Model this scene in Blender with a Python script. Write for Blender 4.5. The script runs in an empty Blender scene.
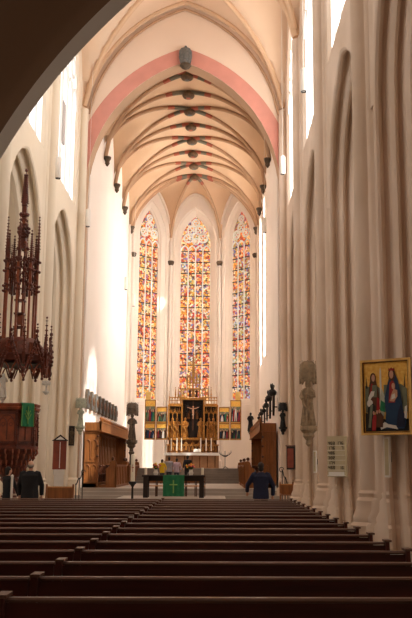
import bpy, bmesh, math, random
from mathutils import Vector, Matrix
random.seed(7)
PI = math.pi; sin = math.sin; cos = math.cos; sqrt = math.sqrt
COL = bpy.context.scene.collection
AX = -1.75                      # nave and choir axis (camera stands at x = 0)
def V(*a): return Vector(a)
# ------------------------------------------------------------------ materials
def lin(c):
    return tuple(((v/255)/12.92 if v/255 <= .04045 else ((v/255+.055)/1.055)**2.4) for v in c) + (1.0,)
M = {}
def mat(name, rgb, rough=.7, var=.12, scale=3.0, bump=.0, metal=0.0, spec=.5, rgb2=None, stretch=(1,1,1), coat=0):
    m = bpy.data.materials.new(name); m.use_nodes = True
    nt = m.node_tree; N = nt.nodes; L = nt.links
    b = N['Principled BSDF']; b.inputs['Roughness'].default_value = rough
    b.inputs['Metallic'].default_value = metal; b.inputs['Specular IOR Level'].default_value = spec
    b.inputs['Coat Weight'].default_value = coat
    tc = N.new('ShaderNodeTexCoord'); mp = N.new('ShaderNodeMapping'); mp.inputs['Scale'].default_value = stretch
    ns = N.new('ShaderNodeTexNoise'); ns.inputs['Scale'].default_value = scale; ns.inputs['Detail'].default_value = 4
    L.new(tc.outputs['Object'], mp.inputs[0]); L.new(mp.outputs[0], ns.inputs['Vector'])
    cr = N.new('ShaderNodeValToRGB')
    c = lin(rgb); d = lin(rgb2) if rgb2 else tuple(v*(1-2*var) for v in c[:3]) + (1,)
    cr.color_ramp.elements[0].position = .3; cr.color_ramp.elements[1].position = .7
    cr.color_ramp.elements[0].color = d; cr.color_ramp.elements[1].color = c
    L.new(ns.outputs['Fac'], cr.inputs[0]); L.new(cr.outputs[0], b.inputs['Base Color'])
    if bump:
        bp = N.new('ShaderNodeBump'); bp.inputs['Strength'].default_value = bump; bp.inputs['Distance'].default_value = .02
        n2 = N.new('ShaderNodeTexNoise'); n2.inputs['Scale'].default_value = scale*6
        L.new(mp.outputs[0], n2.inputs['Vector']); L.new(n2.outputs['Fac'], bp.inputs['Height']); L.new(bp.outputs[0], b.inputs['Normal'])
    M[name] = m; return m
mat('stone', (232,218,204), .85, .05, .35, .15)
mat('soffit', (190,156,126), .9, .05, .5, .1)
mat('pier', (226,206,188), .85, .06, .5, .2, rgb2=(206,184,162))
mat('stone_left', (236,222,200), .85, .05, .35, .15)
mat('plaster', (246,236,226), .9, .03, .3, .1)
mat('vault', (218,184,150), .9, .05, .3, .08)
mat('nave_cell', (232,204,176), .9, .05, .3, .08)
mat('navevault', (236,212,190), .9, .05, .3, .08)
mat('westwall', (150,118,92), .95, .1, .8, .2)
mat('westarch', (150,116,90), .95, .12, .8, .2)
mat('pink', (212,146,130), .85, .06, 1.5, .05)
mat('quoin', (196,190,188), .85, .06, 1.0, .05)
mat('rib', (184,148,116), .85, .08, 2)
mat('ribred', (168,92,70), .85, .08, 3)
mat('ribgrey', (112,108,92), .85, .08, 3)
mat('boss', (110,84,54), .7, .3, 9, .4)
mat('grey_carving', (112,112,108), .8, .25, 9, .4)
mat('sandstone', (168,146,118), .8, .2, 7, 1.0)
mat('brown_carving', (98,80,60), .75, .3, 9, .4)
mat('floor', (150,136,122), .6, .1, .8, .05)
mat('choirfloor', (176,166,156), .5, .08, .8, .05)
mat('step', (140,130,120), .7, .12, 1.5, .1)
mat('pew', (92,42,34), .5, .2, 2.2, .05, stretch=(.6,6,6), spec=.35)
mat('pewedge', (112,76,60), .42, .15, 2.2, .03, stretch=(.6,6,6), spec=.6)
mat('oak', (150,92,44), .45, .2, 2.5, .1, stretch=(5,5,.6))
mat('oak_dark', (92,50,26), .5, .25, 2.5, .1, stretch=(5,5,.6))
mat('stallbright', (206,146,82), .5, .15, 2.5, .1, stretch=(5,5,.6))
mat('redwood', (112,48,28), .45, .3, 5, .15)
mat('redwood2', (152,76,42), .45, .25, 5, .15)
mat('darkwood', (36,20,14), .5, .2, 4, .1)
mat('black', (16,16,18), .5, .1, 4)
mat('iron', (26,24,24), .5, .1, 6)
mat('gold', (196,134,58), .4, .28, 9, .3, metal=.2)
mat('golddark', (120,72,30), .5, .3, 7, .2, metal=.3)
mat('goldleaf', (255,212,104), .45, .14, 14, .2, metal=.05, rgb2=(232,168,60))
mat('goldframe', (240,196,112), .4, .12, 5, .1, metal=.1)
mat('white', (240,238,232), .6, .03, 3)
mat('lampwhite', (236,230,220), .5, .03, 3)
mat('board', (206,194,160), .6, .06, 3)
mat('ink', (40,36,34), .7, .05, 3)
mat('wax', (244,238,220), .4, .03, 3)
mat('green', (38,128,84), .8, .12, 5, .1)
mat('greenlight', (128,176,96), .8, .1, 5)
mat('navy', (30,36,66), .85, .15, 6, .1)
mat('coat', (22,22,28), .85, .15, 6, .1)
mat('skin', (206,158,130), .55, .05, 5)
mat('hair_grey', (150,140,130), .7, .2, 20)
mat('hair_dark', (38,28,24), .6, .2, 20)
mat('trousers', (196,196,200), .85, .06, 6)
mat('jeans', (60,64,78), .85, .1, 6)
mat('yellow', (232,196,40), .8, .06, 6)
mat('greycloth', (168,168,176), .85, .08, 6)
mat('lilac', (196,178,196), .85, .08, 6)
mat('redcloth', (170,40,38), .8, .12, 6)
mat('bluecloth', (30,62,96), .8, .14, 6)
mat('deep', (36,34,30), .8, .2, 6)
mat('throne', (126,132,108), .8, .15, 6)
mat('robebrown', (96,58,34), .8, .2, 6)
mat('leaf', (44,92,36), .7, .2, 8)
mat('flower_orange', (238,120,40), .7, .1, 8)
mat('flower_pink', (226,90,110), .7, .1, 8)
mat('flower_yellow', (244,206,60), .7, .1, 8)
mat('stone_white', (226,222,214), .8, .05, 4, .1)
mat('patina', (206,210,190), .8, .2, 7, .3)
mat('redbox', (150,70,50), .5, .2, 4, .1)
mat('frontal', (178,134,96), .7, .15, 3, .1)
def glass_clear(name, strength, rgb, tr=.85):
    m = bpy.data.materials.new(name); m.use_nodes = True; nt = m.node_tree; N = nt.nodes; L = nt.links
    N.remove(N['Principled BSDF']); out = N['Material Output']
    e = N.new('ShaderNodeEmission'); e.inputs[0].default_value = lin(rgb); e.inputs[1].default_value = strength
    t = N.new('ShaderNodeBsdfTransparent'); t.inputs[0].default_value = (tr,tr,tr,1)
    a = N.new('ShaderNodeAddShader'); L.new(e.outputs[0], a.inputs[0]); L.new(t.outputs[0], a.inputs[1]); L.new(a.outputs[0], out.inputs[0])
    M[name] = m
E_RIGHT, E_LEFT, E_CHOIR = 3.8, 1.0, 16.0
glass_clear('glass_right', E_RIGHT, (255,251,247)); glass_clear('glass_left', E_LEFT, (250,250,255)); glass_clear('glass_choir', E_CHOIR, (255,250,244))
glass_clear('glass_frost', E_RIGHT, (255,251,247), .0); glass_clear('glass_aisle', 1.2, (255,236,200))
def glass_stained(name, seed, blue=0.0, strength=1.42):
    m = bpy.data.materials.new(name); m.use_nodes = True; nt = m.node_tree; N = nt.nodes; L = nt.links
    N.remove(N['Principled BSDF']); out = N['Material Output']
    def n(t, **k):
        x = N.new(t)
        for a, b in k.items(): setattr(x, a, b)
        return x
    tc = n('ShaderNodeTexCoord'); mp = n('ShaderNodeMapping'); mp.inputs['Location'].default_value = (seed*3.1, 0, seed*1.7)
    L.new(tc.outputs['Object'], mp.inputs[0])
    vo = n('ShaderNodeTexVoronoi'); vo.inputs['Scale'].default_value = 7.5; L.new(mp.outputs[0], vo.inputs['Vector'])
    sp = n('ShaderNodeSeparateColor'); L.new(vo.outputs['Color'], sp.inputs[0])
    cr = n('ShaderNodeValToRGB'); cr.color_ramp.interpolation = 'CONSTANT'; el = cr.color_ramp.elements
    pal = [(0,(206,96,74)),(.13,(238,192,112)),(.27,(250,238,214)),(.42,(168,100,88)),(.5,(226,170,92)),(.62,(132,136,176)),(.69,(250,230,186)),(.82,(104,88,88)),(.87,(236,150,124)),(.93,(140,164,116)),(.96,(184,140,190))]
    el[0].position = 0; el[0].color = lin(pal[0][1]); el[1].position = pal[1][0]; el[1].color = lin(pal[1][1])
    for p, c in pal[2:]:
        e = el.new(p); e.color = lin(c)
    L.new(sp.outputs[0], cr.inputs[0])
    vb = n('ShaderNodeTexVoronoi', feature='DISTANCE_TO_EDGE'); vb.inputs['Scale'].default_value = 7.5; L.new(mp.outputs[0], vb.inputs['Vector'])
    mr = n('ShaderNodeMapRange'); mr.inputs['From Max'].default_value = .09; mr.inputs['To Min'].default_value = .38; L.new(vb.outputs['Distance'], mr.inputs[0])
    ns = n('ShaderNodeTexNoise'); ns.inputs['Scale'].default_value = .9; L.new(mp.outputs[0], ns.inputs['Vector'])
    c2 = n('ShaderNodeValToRGB'); c2.color_ramp.elements[0].position = .38; c2.color_ramp.elements[1].position = .62
    c2.color_ramp.elements[0].color = lin((255,214,178)); c2.color_ramp.elements[1].color = lin((255,251,247) if not blue else (170,196,236))
    L.new(ns.outputs['Fac'], c2.inputs[0])
    mx = n('ShaderNodeMix', data_type='RGBA', blend_type='MULTIPLY'); mx.inputs[0].default_value = .7
    L.new(cr.outputs[0], mx.inputs[6]); L.new(c2.outputs[0], mx.inputs[7])
    m2 = n('ShaderNodeMapping'); m2.inputs['Location'].default_value = (2.9, 0, -6.6); L.new(tc.outputs['Object'], m2.inputs[0])
    sn = n('ShaderNodeVectorMath', operation='SNAP'); sn.inputs[1].default_value = (.575, 50, .9077); L.new(m2.outputs[0], sn.inputs[0])
    wn_ = n('ShaderNodeTexWhiteNoise'); L.new(sn.outputs[0], wn_.inputs['Vector'])
    c3 = n('ShaderNodeValToRGB'); c3.color_ramp.interpolation = 'CONSTANT'; e3 = c3.color_ramp.elements
    e3[0].position = 0; e3[0].color = lin((240,190,120)); e3[1].position = .3; e3[1].color = lin((226,150,130))
    for p_, cc in ((.5,(206,176,204)),(.66,(238,206,150)),(.84,(180,196,160)),(.92,(160,176,214))): q_ = e3.new(p_); q_.color = lin(cc)
    L.new(wn_.outputs['Value'], c3.inputs[0])
    m3 = n('ShaderNodeMix', data_type='RGBA', blend_type='MULTIPLY'); m3.inputs[0].default_value = .5
    L.new(mx.outputs[2], m3.inputs[6]); L.new(c3.outputs[0], m3.inputs[7])
    e = n('ShaderNodeEmission'); L.new(m3.outputs[2], e.inputs[0])
    ml = n('ShaderNodeMath', operation='MULTIPLY'); ml.inputs[1].default_value = strength; L.new(mr.outputs[0], ml.inputs[0]); L.new(ml.outputs[0], e.inputs[1])
    L.new(e.outputs[0], out.inputs[0]); M[name] = m
glass_stained('stained_a', 1); glass_stained('stained_b', 2); glass_stained('stained_c', 3, blue=1)
# ------------------------------------------------------------------ mesh helper
class MB:
    def __init__(s): s.bm = bmesh.new(); s.mats = []
    def mi(s, m):
        if m not in s.mats: s.mats.append(m)
        return s.mats.index(m)
    def face(s, pts, m):
        vs = [s.bm.verts.new(p) for p in pts]
        try:
            f = s.bm.faces.new(vs); f.material_index = s.mi(m); return f
        except ValueError: return None
    def box(s, x0, x1, y0, y1, z0, z1, m, T=None):
        P = [V(x,y,z) for x in (x0,x1) for y in (y0,y1) for z in (z0,z1)]
        if T is not None: P = [T @ p for p in P]
        v = [s.bm.verts.new(p) for p in P]; k = s.mi(m)
        for q in ((0,1,3,2),(4,6,7,5),(0,4,5,1),(2,3,7,6),(0,2,6,4),(1,5,7,3)):
            f = s.bm.faces.new([v[i] for i in q]); f.material_index = k
    def loft(s, rings, m, closed=True, caps=True):
        R = [[s.bm.verts.new(p) for p in r] for r in rings]; k = s.mi(m); n = len(R[0])
        for a, b in zip(R, R[1:]):
            for i in range(n if closed else n-1):
                j = (i+1) % n
                f = s.bm.faces.new((a[i], a[j], b[j], b[i])); f.material_index = k
        if caps and closed:
            for r, rv in ((R[0], True), (R[-1], False)):
                f = s.bm.faces.new(r[::-1] if rv else r); f.material_index = k
    def lathe(s, c, prof, m, n=12, T=None, ph=0, a0=0, sx=1, sy=1, wav=None):
        rings = []
        for r, z in prof:
            ring = []
            for i in range(n):
                a = ph + 2*PI*i/n; rr = max(r, .0005)
                if wav: rr *= 1 + wav[0]*sin(wav[1]*a)
                p = V(c[0]+rr*cos(a)*sx, c[1]+rr*sin(a)*sy, c[2]+z)
                ring.append(T @ p if T is not None else p)
            rings.append(ring)
        s.loft(rings, m)
    def tube(s, pts, r, m, n=8, closed=False, flat=1.0):
        pts = [Vector(p) for p in pts]; rings = []; N = len(pts); prev = None
        for i, p in enumerate(pts):
            a = pts[i-1] if i else p; b = pts[i+1] if i < N-1 else p
            d = (b-a).normalized()
            up = V(0,0,1) if abs(d.z) < .95 else V(0,1,0)
            if prev is not None:
                x = prev - d*prev.dot(d)
                x = x.normalized() if x.length > 1e-4 else d.cross(up).normalized()
            else: x = d.cross(up).normalized()
            prev = x; y = d.cross(x)
            rr = r[i] if isinstance(r, (list, tuple)) else r
            rings.append([p + x*rr*cos(2*PI*k/n) + y*rr*flat*sin(2*PI*k/n) for k in range(n)])
        s.loft(rings, m)
    def ball(s, c, r, m, n=8, sc=(1,1,1)):
        k = max(4, n//2+1)
        s.lathe(c, [(r*sin(PI*i/k), -r*cos(PI*i/k)*sc[2]) for i in range(k+1)], m, n, sx=sc[0], sy=sc[1])
    def poly(s, pts, y0, y1, m, T=None):     # xz outline extruded along y
        r0 = [V(p[0], y0, p[1]) for p in pts]; r1 = [V(p[0], y1, p[1]) for p in pts]
        if T is not None: r0 = [T@p for p in r0]; r1 = [T@p for p in r1]
        s.loft([r0, r1], m)
    def build(s, name, parent=None, loc=None, smooth=35, weld=True):
        bm = s.bm
        if weld: bmesh.ops.remove_doubles(bm, verts=bm.verts, dist=.0004)
        bmesh.ops.recalc_face_normals(bm, faces=bm.faces)
        ca = math.radians(smooth)
        for f in bm.faces: f.smooth = True
        for e in bm.edges:
            e.smooth = len(e.link_faces) == 2 and e.calc_face_angle(10) < ca
        me = bpy.data.meshes.new(name); bm.to_mesh(me); bm.free()
        for m in s.mats: me.materials.append(M[m])
        o = bpy.data.objects.new(name, me); COL.objects.link(o)
        if parent: o.parent = parent
        if loc is not None: o.location = loc
        return o
def thing(name, label, cat, loc=(0,0,0), rz=0, group=None):
    o = bpy.data.objects.new(name, None); COL.objects.link(o); o.location = loc; o.rotation_euler = (0,0,rz)
    o.empty_display_size = .1
    tag(o, label, cat, group); return o
def tag(o, label, cat, group=None):
    o['label'] = label; o['category'] = cat
    if group: o['group'] = group
    return o
def struct(o): o['kind'] = 'structure'; return o
def copy_tree(o, parent=None):
    c = o.copy(); COL.objects.link(c)
    if parent: c.parent = parent
    for ch in [k for k in bpy.data.objects if k.parent == o]: copy_tree(ch, c)
    return c
TRIM = [0]
def trim(mb, **k):
    TRIM[0] += 1; return struct(mb.build('trim_%d' % TRIM[0], **k))
# ------------------------------------------------------------------ pointed arches
class Arch:
    def __init__(s, c, w, zb, zs, h):
        s.c, s.w, s.zb, s.zs, s.h = c, w, zb, zs, h; s.n = 12
        s.cx = (h*h - w*w)/(2*w); s.R = w + s.cx
    def pts(s, o=0, n=None, jamb=True, ob=0):
        n = n or s.n
        R = s.R+o; w = s.w+o; a1 = math.acos(max(-1, min(1, s.cx/R)))
        L = []
        if jamb and s.zb < s.zs: L.append((s.c-w, s.zb-ob))
        for i in range(n+1):
            a = a1*i/n; L.append((s.c + s.cx - R*cos(a), s.zs + R*sin(a)))
        Rr = [(2*s.c-u, z) for u, z in L[:-1]][::-1]
        return L + Rr
def arcade_wall(mb, fr, u0, u1, z0, z1, ops, T, m, mr=None, jm=None, back=True):
    """wall face with pointed openings; fr(u,z,t)->point; ops: list of (Arch, profile[(t,o)], sill offset flag)"""
    for side in ((0, 1) if back else (0,)):
        t = 0 if side == 0 else T
        curves = []
        for a, prof, *_ in ops:
            o = prof[0][1] if side == 0 else prof[-1][1]
            p = a.pts(o); zb = p[0][1] - (0 if a.zb <= z0 else o)
            curves.append((a, o, p, zb))
        us = {round(u0,5), round(u1,5)}
        for a, o, p, zb in curves:
            for u, z in p: us.add(round(min(max(u,u0),u1),5))
        us = sorted(us)
        def top(c, u):
            p = c[2]
            for (ua, za), (ub, zb_) in zip(p, p[1:]):
                if ub > ua+1e-9 and ua-1e-4 <= u <= ub+1e-4: return za+(zb_-za)*(u-ua)/(ub-ua)
            return c[0].zs
        for ua, ub in zip(us, us[1:]):
            if ub-ua < 1e-4: continue
            um = (ua+ub)/2
            act = sorted([c for c in curves if c[2][0][0] < um < c[2][-1][0]], key=lambda c: c[3])
            la = lb = z0
            for c in act:
                if c[3] > la+1e-5 or c[3] > lb+1e-5: mb.face([fr(ua,la,t), fr(ub,lb,t), fr(ub,c[3],t), fr(ua,c[3],t)], m)
                la, lb = top(c, ua), top(c, ub)
            mb.face([fr(ua,la,t), fr(ub,lb,t), fr(ub,z1,t), fr(ua,z1,t)], m)
    for a, prof, *_ in ops:
        rings = []
        for t, o in prof:
            p = a.pts(o)
            if a.zb > z0: p = [(p[0][0], p[0][1]-o)] + p[1:-1] + [(p[-1][0], p[-1][1]-o)]
            rings.append([fr(u, z, t) for u, z in p])
        mb.loft(rings, mr or m, closed=(a.zb > z0), caps=False)
# ------------------------------------------------------------------ shell: nave
BAY = 7.7; PY = [42-BAY*k for k in range(0, 6)]        # pier centres 42, 34.3, 26.6, 18.9, 11.2, 3.5
NY0 = 3.7
def fr_left(u, z, t): return V(AX-5.1-t, u, z)
def fr_right(u, z, t): return V(AX+5.1+t, u, z)
ZS = 9.4
prof_arc = [(0,.62),(.04,.55),(.10,.53),(.15,.58),(.21,.68),(.28,.64),(.31,.48),(.35,.36),(.41,.31),(.47,.34),(.52,.46),(.58,.43),(.61,.25),(.64,.10),(.69,.02),(.75,0),(.83,0),(.89,.06),(.95,.2),(1.1,.3),(1.3,.55)]
prof_cl = [(0,.12),(.05,.08),(.12,0),(.9,.2)]
def arc_ops():
    ops = []
    for k in range(1, 6):
        c = PY[k]+BAY/2
        ops.append((Arch(c, 2.33, ZS, ZS, 2.95), prof_arc))
        ops.append((Arch(c, 2.5, 14.0, 19.3, 3.3), prof_cl))
    return ops
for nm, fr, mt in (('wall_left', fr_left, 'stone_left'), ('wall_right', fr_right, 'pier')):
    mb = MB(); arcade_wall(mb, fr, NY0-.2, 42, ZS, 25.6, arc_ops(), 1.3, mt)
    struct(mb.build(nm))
# piers (plan outline swept up, base wider)
def pier_outline(fr, yc, e=0, body=True):
    L = []
    hw = [(t, BAY/2-(2.33+o)) for t, o in prof_arc]
    front = [(-.74,.06-e),(-.66,.06-e),(-.62,-.01-e),(-.57,-.06-e),(-.51,-.08-e),(-.45,-.05-e),(-.40,.05-e),(-.34,.05-e)]
    if body: a = [(-h-e, t) for t, h in hw[::-1]]
    else: a = [(-.78,.08)]
    n = 10; arc = [((.29+e)*-cos(PI*i/n*1.0), -.02-(.29+e)*sin(PI*i/n)) for i in range(n+1)]
    half = a+front
    pts = half + arc + [(-u, t) for u, t in half[::-1]]
    return pts
def pier(fr, yc, m):
    mb = MB()
    lv = [(-.02,.22),(.45,.22),(.52,.16),(.62,.17),(.75,.1),(.95,.09),(1.02,.03),(1.1,.05),(1.16,0),(ZS+.02,0)]
    rings = [[fr(yc+u, z, t) for u, t in pier_outline(fr, yc, e)] for z, e in lv]
    mb.loft(rings, m)
    rings = [[fr(yc+u, z, t) for u, t in pier_outline(fr, yc, 0, False)] for z in (ZS, 19.2)]
    mb.loft(rings, m)
    return mb
for yc in PY:
    for fr, m in ((fr_left,'stone_left'), (fr_right,'pier')):
        if yc < 5 or yc > 41: continue
        trim(pier(fr, yc, m))
# corner responds at the chancel wall
for sx, m in ((-1,'stone_left'), (1,'pier')):
    mb = MB(); x0 = AX+sx*5.1
    mb.lathe((x0-sx*.12, 41.75, 0), [(.42,0),(.42,.6),(.34,.7),(.34,1),(.24,1.1),(.22,19.2)], m, 14)
    trim(mb)
    mb = MB(); pf = [(t, BAY/2-(2.33+o)) for t, o in prof_arc]
    ring = [(42-h, t) for t, h in pf] + [(42.2, 1.3), (42.2, 0)]
    fr = fr_left if sx < 0 else fr_right
    mb.loft([[fr(u, z, t) for u, t in ring] for z in (0, ZS+.02)], m)
    trim(mb)
# clerestory windows: mullions + pane
wn = 0
for sx, fr, gm in ((-1, fr_left, 'glass_left'), (1, fr_right, 'glass_right')):
    for k in range(1, 6):
        c = PY[k]+BAY/2; wn += 1
        mb = MB(); a = Arch(c, 2.5, 14, 19.3, 3.3)
        for j in (-1.25, 0, 1.25): mb.box(*sorted((fr(0,0,.06).x, fr(0,0,.14).x)), c+j-.07, c+j+.07, 14, 19.6 if j else 20.4, 'white')
        for j in (-1.875,-.625,.625,1.875):
            p = Arch(c+j, .625, 18.6, 18.6, .9).pts(n=5); mb.tube([fr(u,z,.1) for u,z in p], .06, 'white', 6)
        for j, zz, r in ((-1.2,20.3,.5),(1.2,20.3,.5),(0,21.3,.6)):
            mb.tube([fr(c+j+r*cos(q*PI/6), zz+r*sin(q*PI/6), .1) for q in range(13)], .07, 'white', 6)
        w = struct(mb.build('window_%d' % wn))
        mb = MB(); p = a.pts(0); mb.face([fr(u, z, .13) for u, z in p], 'glass_frost' if sx > 0 and k > 1 else gm)
        mb.build('pane', w)
        if sx < 0 and k == 1:
            mb = MB(); mb.box(AX-5.1-.10, AX-5.1-.02, 36.9, 37.5, 15.7, 17.6, 'quoin'); mb.build('casement', w)
# aisles
for sx, n1 in ((-1,'left'), (1,'right')):
    mb = MB(); xa = AX+sx*11.2
    fr = (lambda u, z, t, sx=sx: V(AX+sx*(11.2+t), u, z))
    ops = [(Arch(PY[k]+BAY/2, 1.2, 3.5, 8, 1.6), [(0,.2),(.3,0),(.5,0)]) for k in range(1,6)]
    arcade_wall(mb, fr, NY0-.2, 43, 0, 12.6, ops, .5, 'stone', back=False)
    struct(mb.build('wall_aisle_'+n1))
    for k in range(1,6):
        wn += 1; mb = MB(); mb.face([fr(u,z,.4) for u,z in ops[k-1][0].pts()], 'glass_aisle'); struct(mb.build('window_%d'%wn))
    mb = MB(); x0, x1 = AX+sx*6.4, AX+sx*11.9
    mb.box(min(x0,x1), max(x0,x1), NY0-.2, 43, 12.5, 12.8, 'vault'); struct(mb.build('ceiling_aisle_'+n1))
# floors
mb = MB(); mb.box(-14, 11, -5, 44, -.2, 0, 'floor'); struct(mb.build('floor'))
# west end: dark bay under the gallery, opening by a wide arch
mb = MB()
def fr_west(u, z, t): return V(u, 3.7-t, z)
R0 = 2.9; ca = 1.63; ap = 1.0; czz = 1.66
wA = Arch(ap, ap-(ca-R0), 0, czz, sqrt(R0*R0-(ca-ap)**2)); wA.n = 48
prof_w = [(.10,.02),(.16,.035),(.2,.05),(.3,.14),(.45,.22),(.6,.25),(.68,.36),(.8,.42),(1.0,.44)]
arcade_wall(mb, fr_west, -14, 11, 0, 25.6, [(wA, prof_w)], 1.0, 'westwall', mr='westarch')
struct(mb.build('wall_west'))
mb = MB(); mb.loft([[fr_west(u,z,t) for u,z in wA.pts(o)] for t,o in ((0,.2),(-.01,.03),(0,.0),(.10,.02),(.12,.10))], 'plaster', closed=False, caps=False); trim(mb)  # edge band: paler colour stands in for light catching the arch
mb = MB(); mb.box(-4.5,5.5,-4.5,2.7,5.6,5.8,'westwall'); struct(mb.build('ceiling_gallery'))
for nm, b in (('wall_back',(-4.5,5.5,-4.7,-4.5)),('wall_porch_left',(-4.7,-4.5,-4.7,2.7)),('wall_porch_right',(5.5,5.7,-4.7,2.7))):
    mb = MB(); mb.box(b[0],b[1],b[2],b[3],0,5.8,'westwall'); struct(mb.build(nm))
# ------------------------------------------------------------------ chancel wall
mb = MB()
def fr_ch(u, z, t): return V(u, 42+t, z)
cA = Arch(AX, 4.83, 0, 15.2, 6.7)
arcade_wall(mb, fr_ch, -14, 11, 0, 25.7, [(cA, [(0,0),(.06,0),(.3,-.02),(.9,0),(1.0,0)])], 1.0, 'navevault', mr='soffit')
struct(mb.build('wall_chancel'))
mb = MB()
def clampx(u): return max(AX-5.09, min(AX+5.09, u))
pi_, po = cA.pts(0, 24, False), cA.pts(.75, 24, False)
for i in range(len(pi_)-1):
    a, b, c, d = pi_[i], pi_[i+1], po[i+1], po[i]
    mb.face([V(clampx(q[0]), 41.985, q[1]) for q in (a,b,c,d)], 'pink')
trim(mb)
for sx in (-1,1):
    mb = MB(); x0 = AX+sx*4.83; z = 0; k = 0
    while z < 15.2:
        w = .2 if k % 2 else .26; h = min(.55, 15.2-z)
        mb.box(min(x0,x0+sx*w), max(x0,x0+sx*w), 41.982, 41.999, z, z+h, 'quoin'); z += h; k += 1
    trim(mb)
# nave vault
def Fp(t, p=2.0, q=2.0): t = min(1, abs(t)); return max(0, 1-t**p)**(1/q)
def nave_f(x):
    a = Arch(0, 5.1, 0, 0, 6.9); x = min(5.1, abs(x)); return 18.3 + sqrt(max(0, a.R**2-(x+a.cx)**2))
def nave_g(y):
    s = abs(((y-42) % BAY) - BAY/2); a = Arch(0, BAY/2, 0, 0, 6.6); return 18.3 + sqrt(max(0, a.R**2-(s+a.cx)**2))
mb = MB(); nx, ny = 36, 100; G = []
for j in range(ny+1):
    y = NY0 + (42-NY0)*j/ny
    G.append([mb.bm.verts.new((AX-5.1+10.2*i/nx, y, max(nave_f(-5.1+10.2*i/nx), nave_g(y)))) for i in range(nx+1)])
mi = mb.mi('nave_cell')
for j in range(ny):
    for i in range(nx): mb.bm.faces.new((G[j][i], G[j][i+1], G[j+1][i+1], G[j+1][i])).material_index = mi
struct(mb.build('ceiling'))
# nave ribs: wall arch on chancel wall, transverse arches, diagonals
def rib(pts, r, m='rib', n=8, flat=1.0):
    mb = MB(); mb.tube(pts, r, m, n, flat=flat); return mb
prof_pts = [(-5.0+10*i/40) for i in range(41)]
mb = rib([V(AX+x, 41.85, nave_f(x)-.08) for x in prof_pts], .13, 'vault'); mb.tube([V(AX+x*.955, 41.93, nave_f(x)-.42) for x in prof_pts], .07, 'rib'); trim(mb)
for yc in PY[1:5]: trim(rib([V(AX+x, yc, nave_f(x)-.12) for x in prof_pts], .2, 'vault'))
for k in range(5):
    mb = MB()
    for s in (-1,1):
        P = []
        for i in range(41):
            q = -1+2*i/40; x = 4.95*q; y = PY[k]-BAY/2 + s*q*BAY/2*.97
            P.append(V(AX+x, y, max(nave_f(x), nave_g(y))-.1))
        mb.tube(P, .13, 'vault')
    trim(mb)
# ------------------------------------------------------------------ choir shell
CH = 4.75; YK = 62.5; HS = CH*math.tan(PI/8); CB = 4.9; CZ = 19.0; CHT = 3.95
YE = YK+HS; YB = YK+CH
def fr_cl(u,z,t): return V(AX-CH-t,u,z)
def fr_cr(u,z,t): return V(AX+CH+t,u,z)
mb = MB(); arcade_wall(mb, fr_cl, 43, YE, 0, 23.4, [], .3, 'plaster', back=False); struct(mb.build('wall_choir_left'))
for sx in (-1,1):
    mb = MB(); x0, x1 = sorted((AX+sx*4.75, AX+sx*5.0)); mb.box(x0,x1,42.86,43.02,0,23.4,'plaster'); trim(mb)
mb = MB(); prof_s = [(0,.0),(.5,0),(.9,.3)]
sops = [(Arch(YK-CB*(k+.5), .7, 8.5, 17.6, 1.3), prof_s) for k in (0,1)]
arcade_wall(mb, fr_cr, 43, YE, 0, 23.4, sops, .9, 'plaster'); struct(mb.build('wall_choir_right'))
for a, _ in sops:
    wn += 1; mb = MB()
    for j in (-.24,.24): mb.box(AX+CH+.14, AX+CH+.24, a.c+j-.05, a.c+j+.05, 8.5, 18.6, 'white')
    w = struct(mb.build('window_%d'%wn)); mb = MB(); mb.face([fr_cr(u,z,.12) for u,z in a.pts()], 'glass_choir'); mb.build('pane', w)
apse = [((AX-CH, YE), (AX-HS, YB), .95, 3, 'stained_b'), ((AX-HS, YB), (AX+HS, YB), 1.15, 4, 'stained_a'), ((AX+HS, YB), (AX+CH, YE), .95, 3, 'stained_c')]
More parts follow.
